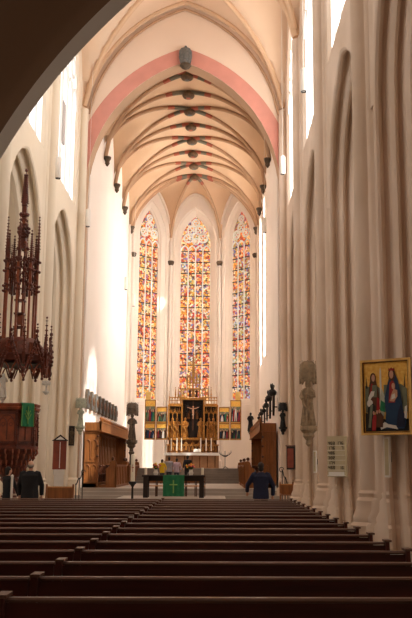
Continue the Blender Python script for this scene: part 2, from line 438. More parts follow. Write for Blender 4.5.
for idx, (p0, p1, hw, nl, gm) in enumerate(apse):
    A = V(p0[0],p0[1],0); B = V(p1[0],p1[1],0); d = (B-A).normalized(); nrm = V(-d.y, d.x, 0)
    if nrm.dot(V(AX, YK, 0)-A) > 0: nrm = -nrm
    Ln = (B-A).length
    fr = lambda u, z, t: A + d*u + nrm*t + V(0,0,z)
    uc = Ln/2 + (.12, 0, -.12)[idx]; TT = .66 if nl == 4 else .4; a = Arch(uc, hw, 6.6, 19.0, 2.25)
    mb = MB(); arcade_wall(mb, fr, 0, Ln, 0, 23.4, [(a, [(0,.5),(.08,.46),(.11,.38),(TT-.16,.12),(TT-.1,.14),(TT,0),(.85,.0)])], .85, 'stone')
    struct(mb.build(('wall_apse_left','wall_apse_center','wall_apse_right')[idx]))
    # stone tracery frame
    mb = MB(); lw = 2*hw/nl; u0 = uc-hw; T = TT
    zl = 18.4
    for j in range(1, nl): 
        mb.tube([fr(u0+lw*j, 6.6, T), fr(u0+lw*j, zl+.1, T)], .05, 'white', 6)
    for j in range(nl):
        p = Arch(u0+lw*(j+.5), lw/2, zl, zl, lw*.75).pts(n=5); mb.tube([fr(u,z,T) for u,z in p], .055, 'white', 6)
    def ring(u, z, r, foils=3, ph=PI/2):
        mb.tube([fr(u+r*cos(q*PI/8), z+r*sin(q*PI/8), T) for q in range(17)], .055, 'white', 6)
        for f in range(foils):
            aa = ph+2*PI*f/foils; rr = r*.36
            mb.tube([fr(u+r*.45*cos(aa)+rr*cos(q*PI/5), z+r*.45*sin(aa)+rr*sin(q*PI/5), T) for q in range(11)], .032, 'white', 5)
    if nl == 4:
        for uu, zz, r in ((-.58,19.45,.36),(.58,19.45,.36),(0,19.2,.24),(-.3,20.1,.36),(.3,20.1,.36),(0,20.72,.28)): ring(uc+uu, zz, r, 4 if r > .3 else 3)
    else:
        for uu, zz, r in ((-.5,19.4,.32),(.5,19.4,.32),(0,19.9,.36),(0,20.6,.26)): ring(uc+uu, zz, r, 4)
    wn += 1; w = struct(mb.build('window_%d'%wn))
    mb = MB()
    rows = 13
    for j in range(1, rows+1):
        z = 6.6 + (zl-6.6)*j/rows; mb.box(u0, u0+2*hw, -.02, .02, z-.035, z+.035, 'iron', Matrix(((d.x, nrm.x, 0, (A+nrm*(T+.05)).x),(d.y, nrm.y, 0, (A+nrm*(T+.05)).y),(0,0,1,0),(0,0,0,1))))
    mb.build('saddle_bar', w)
    mb = MB(); mb.face([fr(u,z,T+.1) for u,z in a.pts()], gm); mb.build('stained_glass', w)
# choir vault
def cf(x): return CZ + CHT*Fp(abs(x)/CH, 1.9, 1.75)
def cg(y):
    s = abs(((y-YK) % CB) - CB/2); return CZ + (CHT-.7)*Fp(s/(CB/2), 1.9, 1.9)
def cz(x, y): return max(cf(x), cg(y))
mb = MB(); nx, ny = 32, 72; G = []
for j in range(ny+1):
    y = 43+(YK-43)*j/ny
    G.append([mb.bm.verts.new((AX-CH+2*CH*i/nx, y, cz(-CH+2*CH*i/nx, y))) for i in range(nx+1)])
mi = mb.mi('vault')
for j in range(ny):
    for i in range(nx): mb.bm.faces.new((G[j][i],G[j][i+1],G[j+1][i+1],G[j+1][i])).material_index = mi
struct(mb.build('ceiling_choir'))
mb = MB(); K = V(AX, YK, 0)
def apse_z(rho, sg): return CZ + CHT*Fp(rho*abs(sg), 1.9, 1.75)
segs = [(V(AX-CH,YK-HS,0), V(AX-CH,YE,0), .0), (V(AX-CH,YE,0), V(AX-HS,YB,0), -1), (V(AX-HS,YB,0), V(AX+HS,YB,0), -1), (V(AX+HS,YB,0), V(AX+CH,YE,0), -1), (V(AX+CH,YE,0), V(AX+CH,YK-HS,0), None)]
for n, (a, b, sg0) in enumerate(segs):
    s0, s1 = (-1,1)
    if n == 0: s0 = 0
    if n == 4: s1 = 0
    ns, nr = (16 if s1-s0 == 2 else 8), 14; G = []
    for j in range(nr+1):
        rho = j/nr; row = []
        for i in range(ns+1):
            sg = s0+(s1-s0)*i/ns; w = a.lerp(b, (sg+1)/2); p = K.lerp(w, rho)
            row.append(mb.bm.verts.new((p.x, p.y, apse_z(rho, sg))))
        G.append(row)
    for j in range(nr):
        for i in range(ns): mb.bm.faces.new((G[j][i],G[j][i+1],G[j+1][i+1],G[j+1][i])).material_index = mb.mi('vault')
struct(mb.build('ceiling_apse'))
# choir ribs with painted lengths beside the bosses
def painted_rib(P, r=.11, ends=(True, True)):
    mb = MB(); n = len(P)
    cuts = [0, int(n*.72), int(n*.80), int(n*.88), n-1]; ms = ['rib','ribred','ribgrey','ribred' if random.random() < .5 else 'ribgrey']
    for a, b, m in zip(cuts, cuts[1:], ms): mb.tube(P[a:b+1], r*(1 if m == 'rib' else 1.12), m, 7)
    return mb
boss_y = [YK-CB*.5*k for k in range(0, 8)]
for k in range(0, 5):
    yc = YK-CB*k
    for s in (-1,1):
        for dy in (-CB/2, 0, CB/2):
            ye = yc+dy
            if ye > YK+.1 or ye < 42.9 or yc < 42.8: continue
            P = []
            for i in range(26):
                q = i/25; x = s*(CH-.08)*(1-q); y = yc+dy*q
                P.append(V(AX+x, y, cz(x, y)-.1 if q > .02 else CZ-.15))
            trim(painted_rib(P))
for n in range(1, 5):
    w = segs[n][0]
    P = [K.lerp(w, 1-i/25*.98-.01) + V(0,0,apse_z(1-i/25*.98-.01, 1)-.1) for i in range(26)]
    trim(painted_rib(P))
# wall arches over the apse windows
for n in (1,2,3):
    a, b, _ = segs[n]
    trim(rib([a.lerp(b,.04+.92*i/24).lerp(K,.02)+V(0,0,apse_z(.98, -.92+1.84*i/24)-.1) for i in range(25)], .1, 'stone'))
BL = ['nearest the pink chancel arch','second from the pink chancel arch','third from the pink chancel arch','fourth from the pink chancel arch','fourth from the apse','third from the apse','second from the apse','farthest, where the apse ribs meet']
for k, y in enumerate(sorted(boss_y)):
    mb = MB(); z = CZ+CHT-.42
    mb.lathe((0,0,0), [(.05,-.06),(.2,-.05),(.3,.0),(.36,.1),(.34,.2),(.22,.3),(.15,.4)], 'boss', 14, wav=(.12,7))
    mb.lathe((0,0,0), [(.02,-.1),(.12,-.08),(.15,-.04),(.12,0)], 'ribred' if k % 2 else 'grey_carving', 10)
    tag(mb.build('roof_boss', loc=(AX, y, z)), 'carved round boss on the choir vault ridge, '+BL[k], 'roof boss', 'bosses along the choir vault')
# corbels
CN = ['nearest the pink arch','second from the pink arch','third from the pink arch','last before the apse']
for s, nm in ((-1,'left'),(1,'right')):
    for k in range(0, 4):
        yc = YK-CB*k
        mb = MB(); mb.lathe((0,0,0), [(.04,-.5),(.09,-.42),(.14,-.34),(.12,-.24),(.16,-.14),(.21,-.06),(.21,.05)], 'brown_carving', 10, wav=(.08,5))
        tag(mb.build('vault_corbel', loc=(AX+s*(CH-.2), yc, CZ-.15)), 'dark carved corbel on the %s choir wall, %s' % (nm, CN[3-k]), 'corbel', 'corbels of the choir vault')
# apse shafts
for x, y in ((AX-CH,YE),(AX-HS,YB),(AX+HS,YB),(AX+CH,YE)):
    c = V(x,y,0).lerp(K,.03); mb = MB()
    t = (K-V(x,y,0)).normalized(); q = V(-t.y,t.x,0)
    mb.lathe((c.x,c.y,0), [(.3,1.5),(.3,2.0),(.2,2.1),(.13,2.2),(.13,17.2),(.2,17.35),(.13,17.4),(.13,CZ)], 'stone', 12)
    for k in (-1,1): cc = c+q*k*.24-t*.06; mb.lathe((cc.x,cc.y,0), [(.08,1.5),(.08,17.25),(.08,CZ+.3)], 'stone', 8)
    mb.lathe((c.x,c.y,17.05), [(.16,0),(.24,.12),(.27,.3),(.2,.36)], 'brown_carving', 10, wav=(.08,5))
    trim(mb)
for s in (-1,1):
    mb = MB(); c = V(AX+s*(CH-.03), YK-.15, 0)
    mb.lathe((c.x,c.y,0), [(.14,.6),(.14,17.6),(.1,CZ)], 'stone', 12)
    trim(mb)
# ------------------------------------------------------------------ choir floor and steps
PZ = .6; AZ = 1.5
mb = MB(); mb.box(AX-4.83, AX+4.83, 42.2, 68.2, -.1, PZ, 'choirfloor'); struct(mb.build('floor_choir'))
mb = MB()
for k in range(3): mb.box(AX-4.83-(.0), AX+4.83, 41.0+.4*k, 42.2, 0, .15*(k+1), 'choirfloor')
trim(mb)
mb = MB()
for k in range(6): mb.box(AX-CH+.02, AX+CH-.02, 54+.36*k, 56.2, PZ+.001, PZ+.15*(k+1), 'step')
trim(mb)
mb = MB(); mb.box(AX-CH+.02, AX+CH-.02, 56.16, 67.2, PZ, AZ, 'choirfloor'); struct(mb.build('floor_altar'))
ORD = ['first','second','third','fourth','fifth','sixth','seventh','eighth','ninth','tenth','eleventh','twelfth','thirteenth','fourteenth','fifteenth','sixteenth','seventeenth']
def RT(x, y, z, rz=0): return Matrix.Translation((x,y,z)) @ Matrix.Rotation(rz, 4, 'Z')
# ------------------------------------------------------------------ pews
def make_pew(x0, x1, end_left):
    t = thing('pew', '-', 'pew')
    mb = MB(); T = Matrix.Rotation(math.radians(-7), 4, 'X')
    mb.box(x0+.03, x1-.03, -.012, .018, .34, .875, 'pew', T)
    mb.box(x0+.03, x1-.03, -.02, -.012, .36, .42, 'pew', T)
    mb.build('backrest', t)
    mb = MB(); yy = .105
    mb.loft([[V(x, yy+a, b) for a, b in ((-.025,.876),(-.03,.888),(-.02,.9),(.02,.902),(.03,.89),(.03,.876))] for x in (x0+.02, x1-.02)], 'pewedge'); mb.build('top_rail', t)
    mb = MB(); mb.box(x0+.03, x1-.03, .07, .47, .42, .455, 'pew'); mb.build('seat', t)
    mb = MB(); mb.box(x0+.03, x1-.03, -.19, -.07, .14, .17, 'pew'); mb.box(x0+.03, x1-.03, -.03, .0, .02, .34, 'pew'); mb.build('kneeler', t)
    for xe, w in (((x0, .035), (x1-.035, .035)) if end_left else ((x0, .035),)):
        mb = MB(); o = [(-.05,0),(.46,0),(.46,.08),(.42,.2),(.44,.42),(.46,.5),(.40,.58),(.28,.62),(.18,.74),(.16,.91),(.03,.91),(-.02,.5)]
        mb.loft([[V(x, a, b) for a, b in o] for x in (xe, xe+w)], 'pew')
        e = mb.build('end_panel', t)
        mb = MB(); mb.box(xe-.012, xe+w+.02, .01, .18, .905, .925, 'pewedge'); mb.build('cap', e)
    return t
pr = make_pew(-1.24, 1.74, True); pl = make_pew(-5.22, -1.25, False)
for k in range(17):
    for src, side in ((pr,'right'), (pl,'left')):
        p = src if k == 0 else copy_tree(src)
        p.location = (0, 5.2+.96*k, 0)
        p['label'] = 'dark brown wooden pew of the %s block, %s row from the camera' % (side, ORD[k])
        p['group'] = 'pews of the %s block' % side
# ------------------------------------------------------------------ hanging lamps
LP = [('right, nearest and highest in the photo',3.0,29.2,15.1),('right, by the corner of the pink arch',2.98,39,15.4),('left, beside the clerestory window',-6.25,33,13.1),('left, in front of the choir wall',-6.3,41.3,13.45),
      ('left, farther one before the apse',-6.15,58,13.7),('left, farthest, beside the stained window',-6.0,62,13.3),('right, inside the choir below the corbels',2.6,47.5,14.9)]
lamp = None
for lab, x, y, z in LP:
    if lamp is None:
        lamp = thing('pendant_lamp','-','lamp'); mb = MB()
        mb.lathe((0,0,0), [(.115,-.42),(.12,-.40),(.12,.40),(.1,.43),(.02,.45)], 'lampwhite', 16); mb.build('shade', lamp)
        mb = MB(); mb.lathe((0,0,0), [(.001,-.41),(.09,-.43),(.1,-.44),(.1,-.42)], 'iron', 16); mb.build('louver', lamp)
        l = lamp
    else: l = copy_tree(lamp)
    l.location = (x,y,z); l['label'] = 'white cylinder lamp hung on a cord, '+lab; l['group'] = 'hanging cylinder lamps'
    top = (nave_f(x-AX) if y < 42 else CZ+1.2)
    if y < 42: top = max(nave_f(x-AX), nave_g(y))
    else: top = cz(x-AX, y)
    mb = MB(); mb.tube([(0,0,.43),(0,0,top-z-.05)], .007, 'white', 6); mb.build('cord', l)
# ------------------------------------------------------------------ statues
def statue_mb(mb, c, h, m, T=None, turn=0, arm=1):
    """robed standing figure, h tall, feet at c"""
    T = T or Matrix.Identity(4); T = T @ RT(c[0],c[1],c[2],turn) @ Matrix.Scale(h/1.7, 4)
    mb.lathe((0,0,0), [(.24,0),(.27,.03),(.24,.3),(.19,.7),(.17,.95),(.2,1.15),(.225,1.32),(.17,1.42),(.07,1.46),(.065,1.5)], m, 28, T=T, sy=.75, wav=(.15,8))
    mb.lathe((0,-.01,1.6), [(.001,-.13),(.06,-.11),(.085,-.03),(.09,.03),(.07,.1),(.001,.13)], m, 10, T=T)
    mb.lathe((0,.02,1.6), [(.11,-.1),(.115,0),(.1,.1),(.001,.155)], m, 8, T=T)
    for s in (-1,1):
        P = [V(s*.2,0,1.34), V(s*.27,-.04,1.12), V(s*.16,-.2,1.02+.1*arm*(s>0)), V(s*.05,-.24,1.08+.1*arm*(s>0))]
        mb.tube([T@p for p in P], [.075*h/1.7,.075*h/1.7,.055*h/1.7,.035*h/1.7], m, 7)
    mb.tube([T@V(-.22,-.08,1.2), T@V(-.1,-.2,.8), T@V(.14,-.2,.5), T@V(.2,-.12,.2)], .05*h/1.7, m, 6)
def pinnacle(mb, c, z0, z1, r, m, n=6, cr=True):
    x, y = c
    mb.lathe((x,y,0), [(r,z0),(r*.95,z0+(z1-z0)*.25),(r*1.3,z0+(z1-z0)*.27),(r*.9,z0+(z1-z0)*.3),(r*.12,z1-r*1.2),(r*.1,z1-r)], m, 4, ph=PI/4)
    mb.ball((x,y,z1-r*.6), r*.55, m, 6); mb.ball((x,y,z1-r*2.2), r*.5, m, 6, sc=(1.6,1.6,.5))
    if cr:
        for k in range(n):
            q = .33+.58*k/n; z = z0+(z1-z0)*q; rr = r*.9*(1-(q-.3)/.7)+r*.25
            for a in range(4): mb.ball((x+rr*cos(a*PI/2+PI/4), y+rr*sin(a*PI/2+PI/4), z), r*.34, m, 5)
def wall_statue(name, label, cat, x, y, z0, z1, m, rz=0, w=.34, canopy=True, console=True):
    t = thing(name, label, cat, (x,y,0), rz); H = z1-z0
    a = z0 + (H*.24 if console else .05); b = z1 - (H*.24 if canopy else 0)
    mb = MB(); statue_mb(mb, (0,0,a), b-a, m); 
    mb.build('figure', t)
    if console:
        mb = MB(); mb.lathe((0,0,z0), [(.02,0),(w*.35,H*.03),(w*.3,H*.07),(w*.7,H*.12),(w*.62,H*.15),(w,H*.19),(w,H*.24)], m, 8, ph=PI/8, wav=(.07,5)); mb.build('console', t)
    if canopy:
        mb = MB(); mb.lathe((0,.02,b), [(w*.85,H*.01),(w*.95,H*.03),(w*.9,H*.1),(w,H*.12),(w*.9,H*.2),(w*.6,H*.235)], m, 8, ph=PI/8)
        for k in range(8):
            q = 2*PI*k/8+PI/8; pinnacle(mb, (w*.93*cos(q), .02+w*.93*sin(q)), b-H*.03, z1+.01, .035, m, 4)
            P = [V(w*.95*cos(q+d*PI/8), .02+w*.95*sin(q+d*PI/8), b+H*.02-H*.05*abs(1-d)) for d in (0,.4,.8,1,1.2,1.6,2)]; mb.tube(P, .02, m, 5)
        mb.build('canopy', t)
    return t
wall_statue('stone_statue','tall grey-brown carved stone saint under a canopy on a right pillar','statue',3.36,32.5,2.36,5.5,'sandstone',-.5,.31)
wall_statue('stone_statue','pale greenish stone statue on the left jamb of the chancel arch','statue',-6.33,41.3,3.05,4.75,'patina',.4,.24)
wall_statue('stone_statue','dark statue on the right jamb of the chancel arch','statue',3.1,41.5,3.1,4.6,'black',-.4,.2)
t = wall_statue('stone_statue','tall brown canopied figure on a post at the far end of the left stalls','statue',-5.48,57.6,2.5,5.7,'brown_carving',.3,.4)
mb = MB(); mb.lathe((0,0,0), [(.3,.9-.3),(.3,.75),(.14,.85),(.12,2.3),(.2,2.5),(.1,2.6)], 'brown_carving', 8); mb.build('post', t)
t = wall_statue('stone_statue','dark figure on a wall bracket beyond the right choir stalls','statue',2.3,60,3.6,5.2,'black',-.3,.2,canopy=False)
mb = MB(); mb.box(0,.71,-.05,.05,3.75,3.85,'iron'); mb.build('bracket', t)
# keystone shield
t = thing('keystone_figure','small grey carved figure at the point of the pink arch','carving',(AX+.05,41.8,21.65))
mb = MB(); statue_mb(mb, (0,0,0.05), 1.0, 'grey_carving'); mb.lathe((0,0,.5), [(.26,-.42),(.33,-.1),(.32,.25),(.22,.42),(.1,.47)], 'grey_carving', 9, sy=.5, wav=(.1,4)); mb.build('figure', t)
mb = MB(); mb.lathe((0,0,0), [(.08,-.22),(.25,-.12),(.3,-.05),(.28,.05)], 'brown_carving', 8); mb.build('console', t)
# ------------------------------------------------------------------ pulpit
PX, PYY = -5.87, 25.6
t = thing('pulpit','reddish-brown carved wooden pulpit basket at the left pillar','pulpit',(PX,PYY,0)); t.scale = (.84,.84,1)
R8 = .93
def octo(r, z, ph=PI/8): return [V(r*cos(PI/4*k+ph), r*sin(PI/4*k+ph), z) for k in range(8)]
mb = MB(); mb.loft([octo(r,z) for r,z in ((.86,2.05),(.92,2.1),(.92,2.16),(.84,2.2),(.84,3.16),(.88,3.18))], 'redwood'); mb.build('basket', t)
mb = MB(); mb.loft([octo(r,z) for r,z in ((.86,3.17),(.92,3.2),(.94,3.26),(.90,3.29),(.93,3.34),(.93,3.37),(.80,3.37),(.8,3.2))], 'redwood2', caps=False); mb.build('rail', t)
for k in range(8):
    a = PI/4*k+PI/4; T = Matrix.Rotation(a-PI/2, 4, 'Z'); d = .84*cos(PI/8)
    mb = MB()
    mb.box(-.27,.27,d,d+.02,2.28,3.1,'redwood2',T)
    for zz in (2.28,3.07): mb.box(-.29,.29,d,d+.045,zz,zz+.035,'redwood',T)
    for xx in (-.29,.255): mb.box(xx,xx+.035,d,d+.045,2.28,3.1,'redwood',T)
    for s in (-.13,.13):
        p = Arch(s,.12,2.35,2.8,.16).pts(n=5); mb.tube([T@V(u,d+.03,z) for u,z in p], .012, 'redwood', 5)
        mb.tube([T@V(s+.05*cos(q),d+.03,2.78+.05*sin(q)) for q in [PI*j/4 for j in range(9)]], .01, 'redwood', 5)
    p = Arch(0,.25,2.8,2.8,.24).pts(n=6); mb.tube([T@V(u,d+.03,z) for u,z in p], .014, 'redwood', 5)
    mb.build('panel', t)
    mb = MB(); c = octo(.87,0)[k]; pinnacle(mb,(c.x,c.y),2.15,3.2,.045,'redwood',5); mb.build('corner_post', t)
mb = MB(); mb.loft([octo(r,z) for r,z in ((.3,.75),(.22,.9),(.24,1.15),(.34,1.25),(.3,1.3),(.5,1.5),(.58,1.62),(.54,1.66),(.74,1.9),(.86,2.0),(.88,2.08))], 'redwood')
for k in range(8):
    for j, (r, z) in enumerate(((.88,2.04),(.78,1.9),(.66,1.74),(.5,1.54))):
        for q in (-.28,0,.28):
            a = PI/4*k+PI/4+q; rr = r*.97; mb.tube([V(rr*cos(a),rr*sin(a),z+.05),V(rr*1.03*cos(a),rr*1.03*sin(a),z-.05),V(rr*.96*cos(a),rr*.96*sin(a),z-.14)], [.035,.03,.008], 'redwood2', 5)
mb.build('corbelled_foot', t)
mb = MB(); mb.loft([octo(r,z) for r,z in ((.4,0),(.4,.2),(.26,.3),(.24,.78),(.3,.85))], 'stone_left'); mb.build('pedestal', t)
# green cloth on the rail
mb = MB(); a = -PI/4; T = RT(PX,PYY,0) @ Matrix.Rotation(a+PI/2, 4, 'Z') @ Matrix.Translation((0,.145,0))
n = 12; rows = []
for z, o in ((3.375,-.70),(3.39,-.86),(3.36,-.90),(3.25,-.91),(3.0,-.90),(2.72,-.905)):
    rows.append([T@V(-.21+.42*i/n, o+.008*sin(i*1.5)*(3.4-z)*2, z) for i in range(n+1)])
mb.loft(rows, 'green', closed=False)
for P in ([(0,2.8),(0,3.28)],[(0,2.9),(-.1,3.08)],[(0,2.9),(.1,3.08)],[(0,3.02),(-.07,3.17)],[(0,3.02),(.07,3.17)]): mb.tube([T@V(x,-.925,z) for x,z in P], .014, 'greenlight', 5)
for x in (-.2,.19): mb.box(x,x+.012,-.925,-.912,2.73,3.3,'greenlight',T)
tag(mb.build('antependium'), 'green cloth with a pale plant motif over the pulpit rail', 'cloth')
# pulpit canopy
t = thing('pulpit_canopy','dark carved wooden canopy of pinnacles and spires above the pulpit','canopy',(PX+.06,PYY,0)); t.scale = (.93,.93,1)
mb = MB(); mb.loft([octo(r,z) for r,z in ((.9,4.55),(.98,4.6),(1.0,4.75),(.94,4.8),(.86,5.0),(.6,5.25),(.45,5.3))], 'redwood')
mb.loft([octo(r,z) for r,z in ((.88,4.5),(.6,4.62),(.2,4.68))], 'darkwood'); mb.build('crown', t)
for k in range(8):
    a0 = octo(1.0,0)[k]; a1 = octo(1.0,0)[(k+1)%8]; mid = (a0+a1)/2; out = mid.normalized()
    mb = MB()
    for sc, rr, zt in ((1,.035,5.3),(.8,.025,5.05)):
        P = []
        for i in range(13):
            q = -1+i/6; h = 1-abs(q)
            P.append(mid+(a1-a0)*.5*q*sc+out*(.10*sin(PI*h*.8))+V(0,0,4.2+(zt-4.2)*(h**1.5*.75+.25*min(1,h*3))))
        mb.tube(P, rr, 'redwood', 6)
        for i in range(2, 11): mb.ball(P[i]+out*.03, .045, 'redwood', 5)
    for s in (-.5,.5):
        P = [mid+(a1-a0)*(.5*s+.24*q)+V(0,0,4.22+.3*(1-q*q)) for q in (-1,-.6,-.2,.2,.6,1)]; mb.tube(P, .022, 'redwood2', 5)
    mb.ball(mid+V(0,0,4.18), .05, 'redwood', 6); mb.ball(mid+out*.1+V(0,0,5.42), .06, 'redwood', 6)
    mb.box(-.16,.16,-.02,.02,4.7,5.1,'redwood2', Matrix.Translation(mid*.93) @ Matrix.Rotation(math.atan2(out.y,out.x)+PI/2,4,'Z'))
    mb.build('gable', t)
    mb = MB(); c = octo(1.02,0)[k]; pinnacle(mb,(c.x,c.y),4.45,5.75+.15*(k%2),.06,'redwood',6)
    mb.ball((c.x,c.y,4.3), .075, 'redwood', 6, sc=(1,1,1.4)); mb.ball((c.x,c.y,4.15), .05, 'redwood', 6); mb.build('pinnacle', t)
    # upper stage
    c = octo(.5,0,0)[k]; hh = 9.0 - (.5 if k % 2 else 0)
    mb = MB(); mb.box(c.x-.03,c.x+.03,c.y-.03,c.y+.03,5.1,6.8,'redwood2'); mb.build('shaft', t)
    mb = MB(); mb.box(c.x-.035,c.x+.035,c.y-.035,c.y+.035,6.75,7.7,'redwood2'); pinnacle(mb,(c.x,c.y),7.5,hh,.055,'redwood',9)
    for z in (6.7,6.85,7.3,7.6): 
        for q in range(5): mb.ball((c.x+.07*cos(q*1.26+z),c.y+.07*sin(q*1.26+z),z+.03*sin(q)), .045, 'redwood', 5)
    c2 = octo(.34,0)[k]; pinnacle(mb,(c2.x,c2.y),6.6,8.1-.2*(k%2),.045,'redwood',6)
    d = octo(.5,0,0)[(k+1)%8]
    for zz, lift in ((6.95,.3),(7.35,.25)):
        P = [c.lerp(d,i/6)+V(0,0,zz+lift*(1-abs(1-i/3)**1.6)) for i in range(7)]; mb.tube(P, .022, 'redwood', 5); mb.ball(P[3]+V(0,0,.05), .045, 'redwood', 5)
    P = [c+V(0,0,7.0), c*.6+V(0,0,7.5), c*.25+V(0,0,7.75)]; mb.tube(P, .022, 'redwood', 5)
    mb.build('spirelet', t)
mb = MB()
for x, y in ((-.1,-.1),(.1,-.1),(-.1,.1),(.1,.1)): mb.box(x-.03,x+.03,y-.03,y+.03,5.1,8.2,'redwood2')
for z in (5.6,6.0,6.4): mb.box(-.16,.16,-.16,.16,z,z+.05,'redwood')
mb.box(-.09,.09,-.09,.09,5.7,5.98,'redwood2')
for z in (7.0,7.5,8.0,8.5,8.62,9.05): 
    for q in range(9): mb.ball((.17*cos(q*.7+z)*(1 if z < 9 else .7),.17*sin(q*.7+z)*(1 if z < 9 else .7),z), .05, 'redwood', 5)
mb.box(-.05,.05,-.05,.05,8.2,9.0,'redwood2'); pinnacle(mb,(0,0),8.9,10.5,.1,'redwood',13); pinnacle(mb,(0,0),8.0,9.3,.14,'redwood',5); mb.build('central_spire', t)
mb = MB(); mb.box(-.35,-.15,.1,.6,4.6,4.8,'redwood'); mb.box(-.3,-.2,.3,.9,4.75,4.9,'iron'); mb.build('wall_bracket', t)
wall_statue('stone_statue','pale stone figure standing behind the pulpit rail against the pillar','statue',-6.05,25.0,3.38,4.2,'stone_white',.3,.12,canopy=False)
wall_statue('stone_statue','small pale stone figure hanging below the pulpit canopy at its right','statue',-4.86,25.15,3.62,4.02,'stone_white',.3,.1,console=True)
# ------------------------------------------------------------------ pictures
def picture(mb, shapes, w, h, T, y0=0):
    for k, (m, P) in enumerate(shapes):
        if P[0] == 'e':
            _, cx, cy, rx, ry = P; P = [(cx+rx*cos(2*PI*i/18), cy+ry*sin(2*PI*i/18)) for i in range(18)]
        mb.face([T @ V(x*w, y0-.0015*(k+1), z*h) for x, z in P], m)
def frame(mb, x0, x1, z0, z1, b, y0, y1, m, T=None):
    mb.box(x0,x1,y0,y1,z0,z0+b,m,T); mb.box(x0,x1,y0,y1,z1-b,z1,m,T); mb.box(x0,x0+b,y0,y1,z0+b,z1-b,m,T); mb.box(x1-b,x1,y0,y1,z0+b,z1-b,m,T)
t = thing('altar_painting','large gold-ground panel painting of seated robed figures in a gold frame','painting',(3.40,17.66,2.27),-math.atan2(.62,.9))
w, h = 1.08, 1.52; I4 = Matrix.Identity(4)
mb = MB(); mb.box(-.54,.54,0,.05,0,h,'golddark'); frame(mb,-.54,.54,0,h,.045,-.05,.0,'goldframe'); frame(mb,-.495,.495,.045,h-.045,.018,-.03,.0,'golddark'); mb.build('frame', t)
Pm = [('goldleaf',[(-.45,.04),(.45,.04),(.45,.96),(-.45,.96)]),
 ('throne',[(-.42,.3),(-.12,.3),(-.12,.62),(-.20,.66),(-.27,.62),(-.42,.66)]),('throne',[(-.06,.3),(.42,.3),(.42,.6),(.3,.66),(-.04,.66)]),
 ('stone_white',[(-.12,.3),(-.085,.3),(-.085,.84),(-.10,.9),(-.12,.84)]),('deep',[(-.40,.62),(-.37,.62),(-.385,.78)]),('deep',[(.36,.62),(.39,.62),(.375,.8)]),
 ('deep',[(-.42,.05),(.44,.05),(.44,.2),(.3,.26),(0,.2),(-.42,.3)]),
 ('patina',[(-.14,.25),(-.04,.25),(-.02,.5),(-.08,.62),(-.13,.45)]),
 ('green',[(-.13,.32),(-.03,.3),(-.02,.42),(-.1,.46)]),
 # left figure
 ('robebrown',[(-.38,.3),(-.12,.3),(-.14,.55),(-.19,.72),(-.22,.78),(-.29,.78),(-.33,.66)]),
 ('redcloth',[(-.33,.5),(-.29,.68),(-.25,.7),(-.27,.5)]),('redcloth',[(-.19,.25),(-.12,.25),(-.13,.48),(-.18,.5)]),
 ('throne',[(-.28,.5),(-.18,.5),(-.17,.66),(-.27,.66)]),('stone_white',[(-.36,.4),(-.28,.5),(-.24,.52),(-.22,.58),(-.29,.58),(-.35,.5)]),('stone_white',['e',-.32,.42,.06,.05][0:5]),
 ('deep',[(-.40,.07),(-.28,.07),(-.2,.38),(-.26,.42),(-.36,.36)]),('throne',[(-.36,.1),(-.31,.1),(-.26,.4),(-.31,.4)]),
 ('robebrown',['e',-.245,.75,.062,.075]),('skin',['e',-.24,.755,.035,.048]),
 # right figure
 ('bluecloth',[(-.02,.08),(.36,.08),(.40,.16),(.33,.35),(.30,.55),(.25,.72),(.2,.8),(.1,.8),(.05,.68),(-.02,.48),(0,.3)]),
 ('navy',[(.2,.1),(.36,.1),(.38,.2),(.3,.4),(.24,.3)]),
 ('redcloth',[(.06,.42),(.19,.42),(.2,.66),(.15,.72),(.09,.68)]),('robebrown',['e',.135,.79,.07,.085]),('skin',['e',.13,.79,.04,.055]),('redcloth',[(.07,.84),(.20,.84),(.19,.88),(.16,.865),(.13,.885),(.1,.865),(.08,.88)]),
 ('skin',[(.08,.44),(.17,.43),(.24,.5),(.24,.58),(.17,.6),(.12,.53)]),('skin',['e',.165,.635,.034,.042]),('stone_white',[(.12,.46),(.2,.48),(.19,.54),(.13,.52)]),
 ('stone_white',[(-.1,.07),(.02,.1),(.24,.07),(.2,.12),(.05,.14),(-.02,.17),(-.12,.12)]),
 # kneeling group
 ('robebrown',[(-.22,.1),(-.06,.1),(-.04,.24),(-.1,.3),(-.2,.3)]),('redcloth',[(-.28,.06),(-.2,.06),(-.18,.25),(-.23,.28),(-.27,.2)]),('skin',['e',-.17,.3,.02,.026]),('skin',['e',-.12,.31,.02,.026]),('skin',['e',-.235,.29,.02,.026]),
 ('throne',[(.36,.3),(.43,.3),(.43,.55),(.38,.5)]),('stone_white',[(.37,.22),(.42,.2),(.43,.38),(.38,.36)])]
mb = MB(); picture(mb, Pm, w, h, I4, -.002); mb.build('painted_panel', t)
mb = MB(); mb.box(-.3,.1,.05,.25,.55,.62,'iron'); mb.build('bracket', t)
# slim wall loudspeakers
sp = None
for x, y, z, rz, lab in ((3.42,17.78,1.44,-.6,'below the framed painting'),(3.64,32.85,1.42,-.6,'low beside the canopied stone statue')):
    q = thing('column_speaker','slim white column loudspeaker on the pier '+lab,'loudspeaker',(x,y,z),rz,'slim white loudspeakers')
    mb = MB(); mb.box(-.055,.055,-.05,.05,0,.8,'white'); mb.build('housing', q); mb = MB(); mb.box(-.04,.04,-.055,-.05,.04,.76,'board'); mb.build('grille', q)
    mb = MB(); mb.box(-.03,.03,.05,.14,.3,.5,'iron'); mb.build('bracket', q)
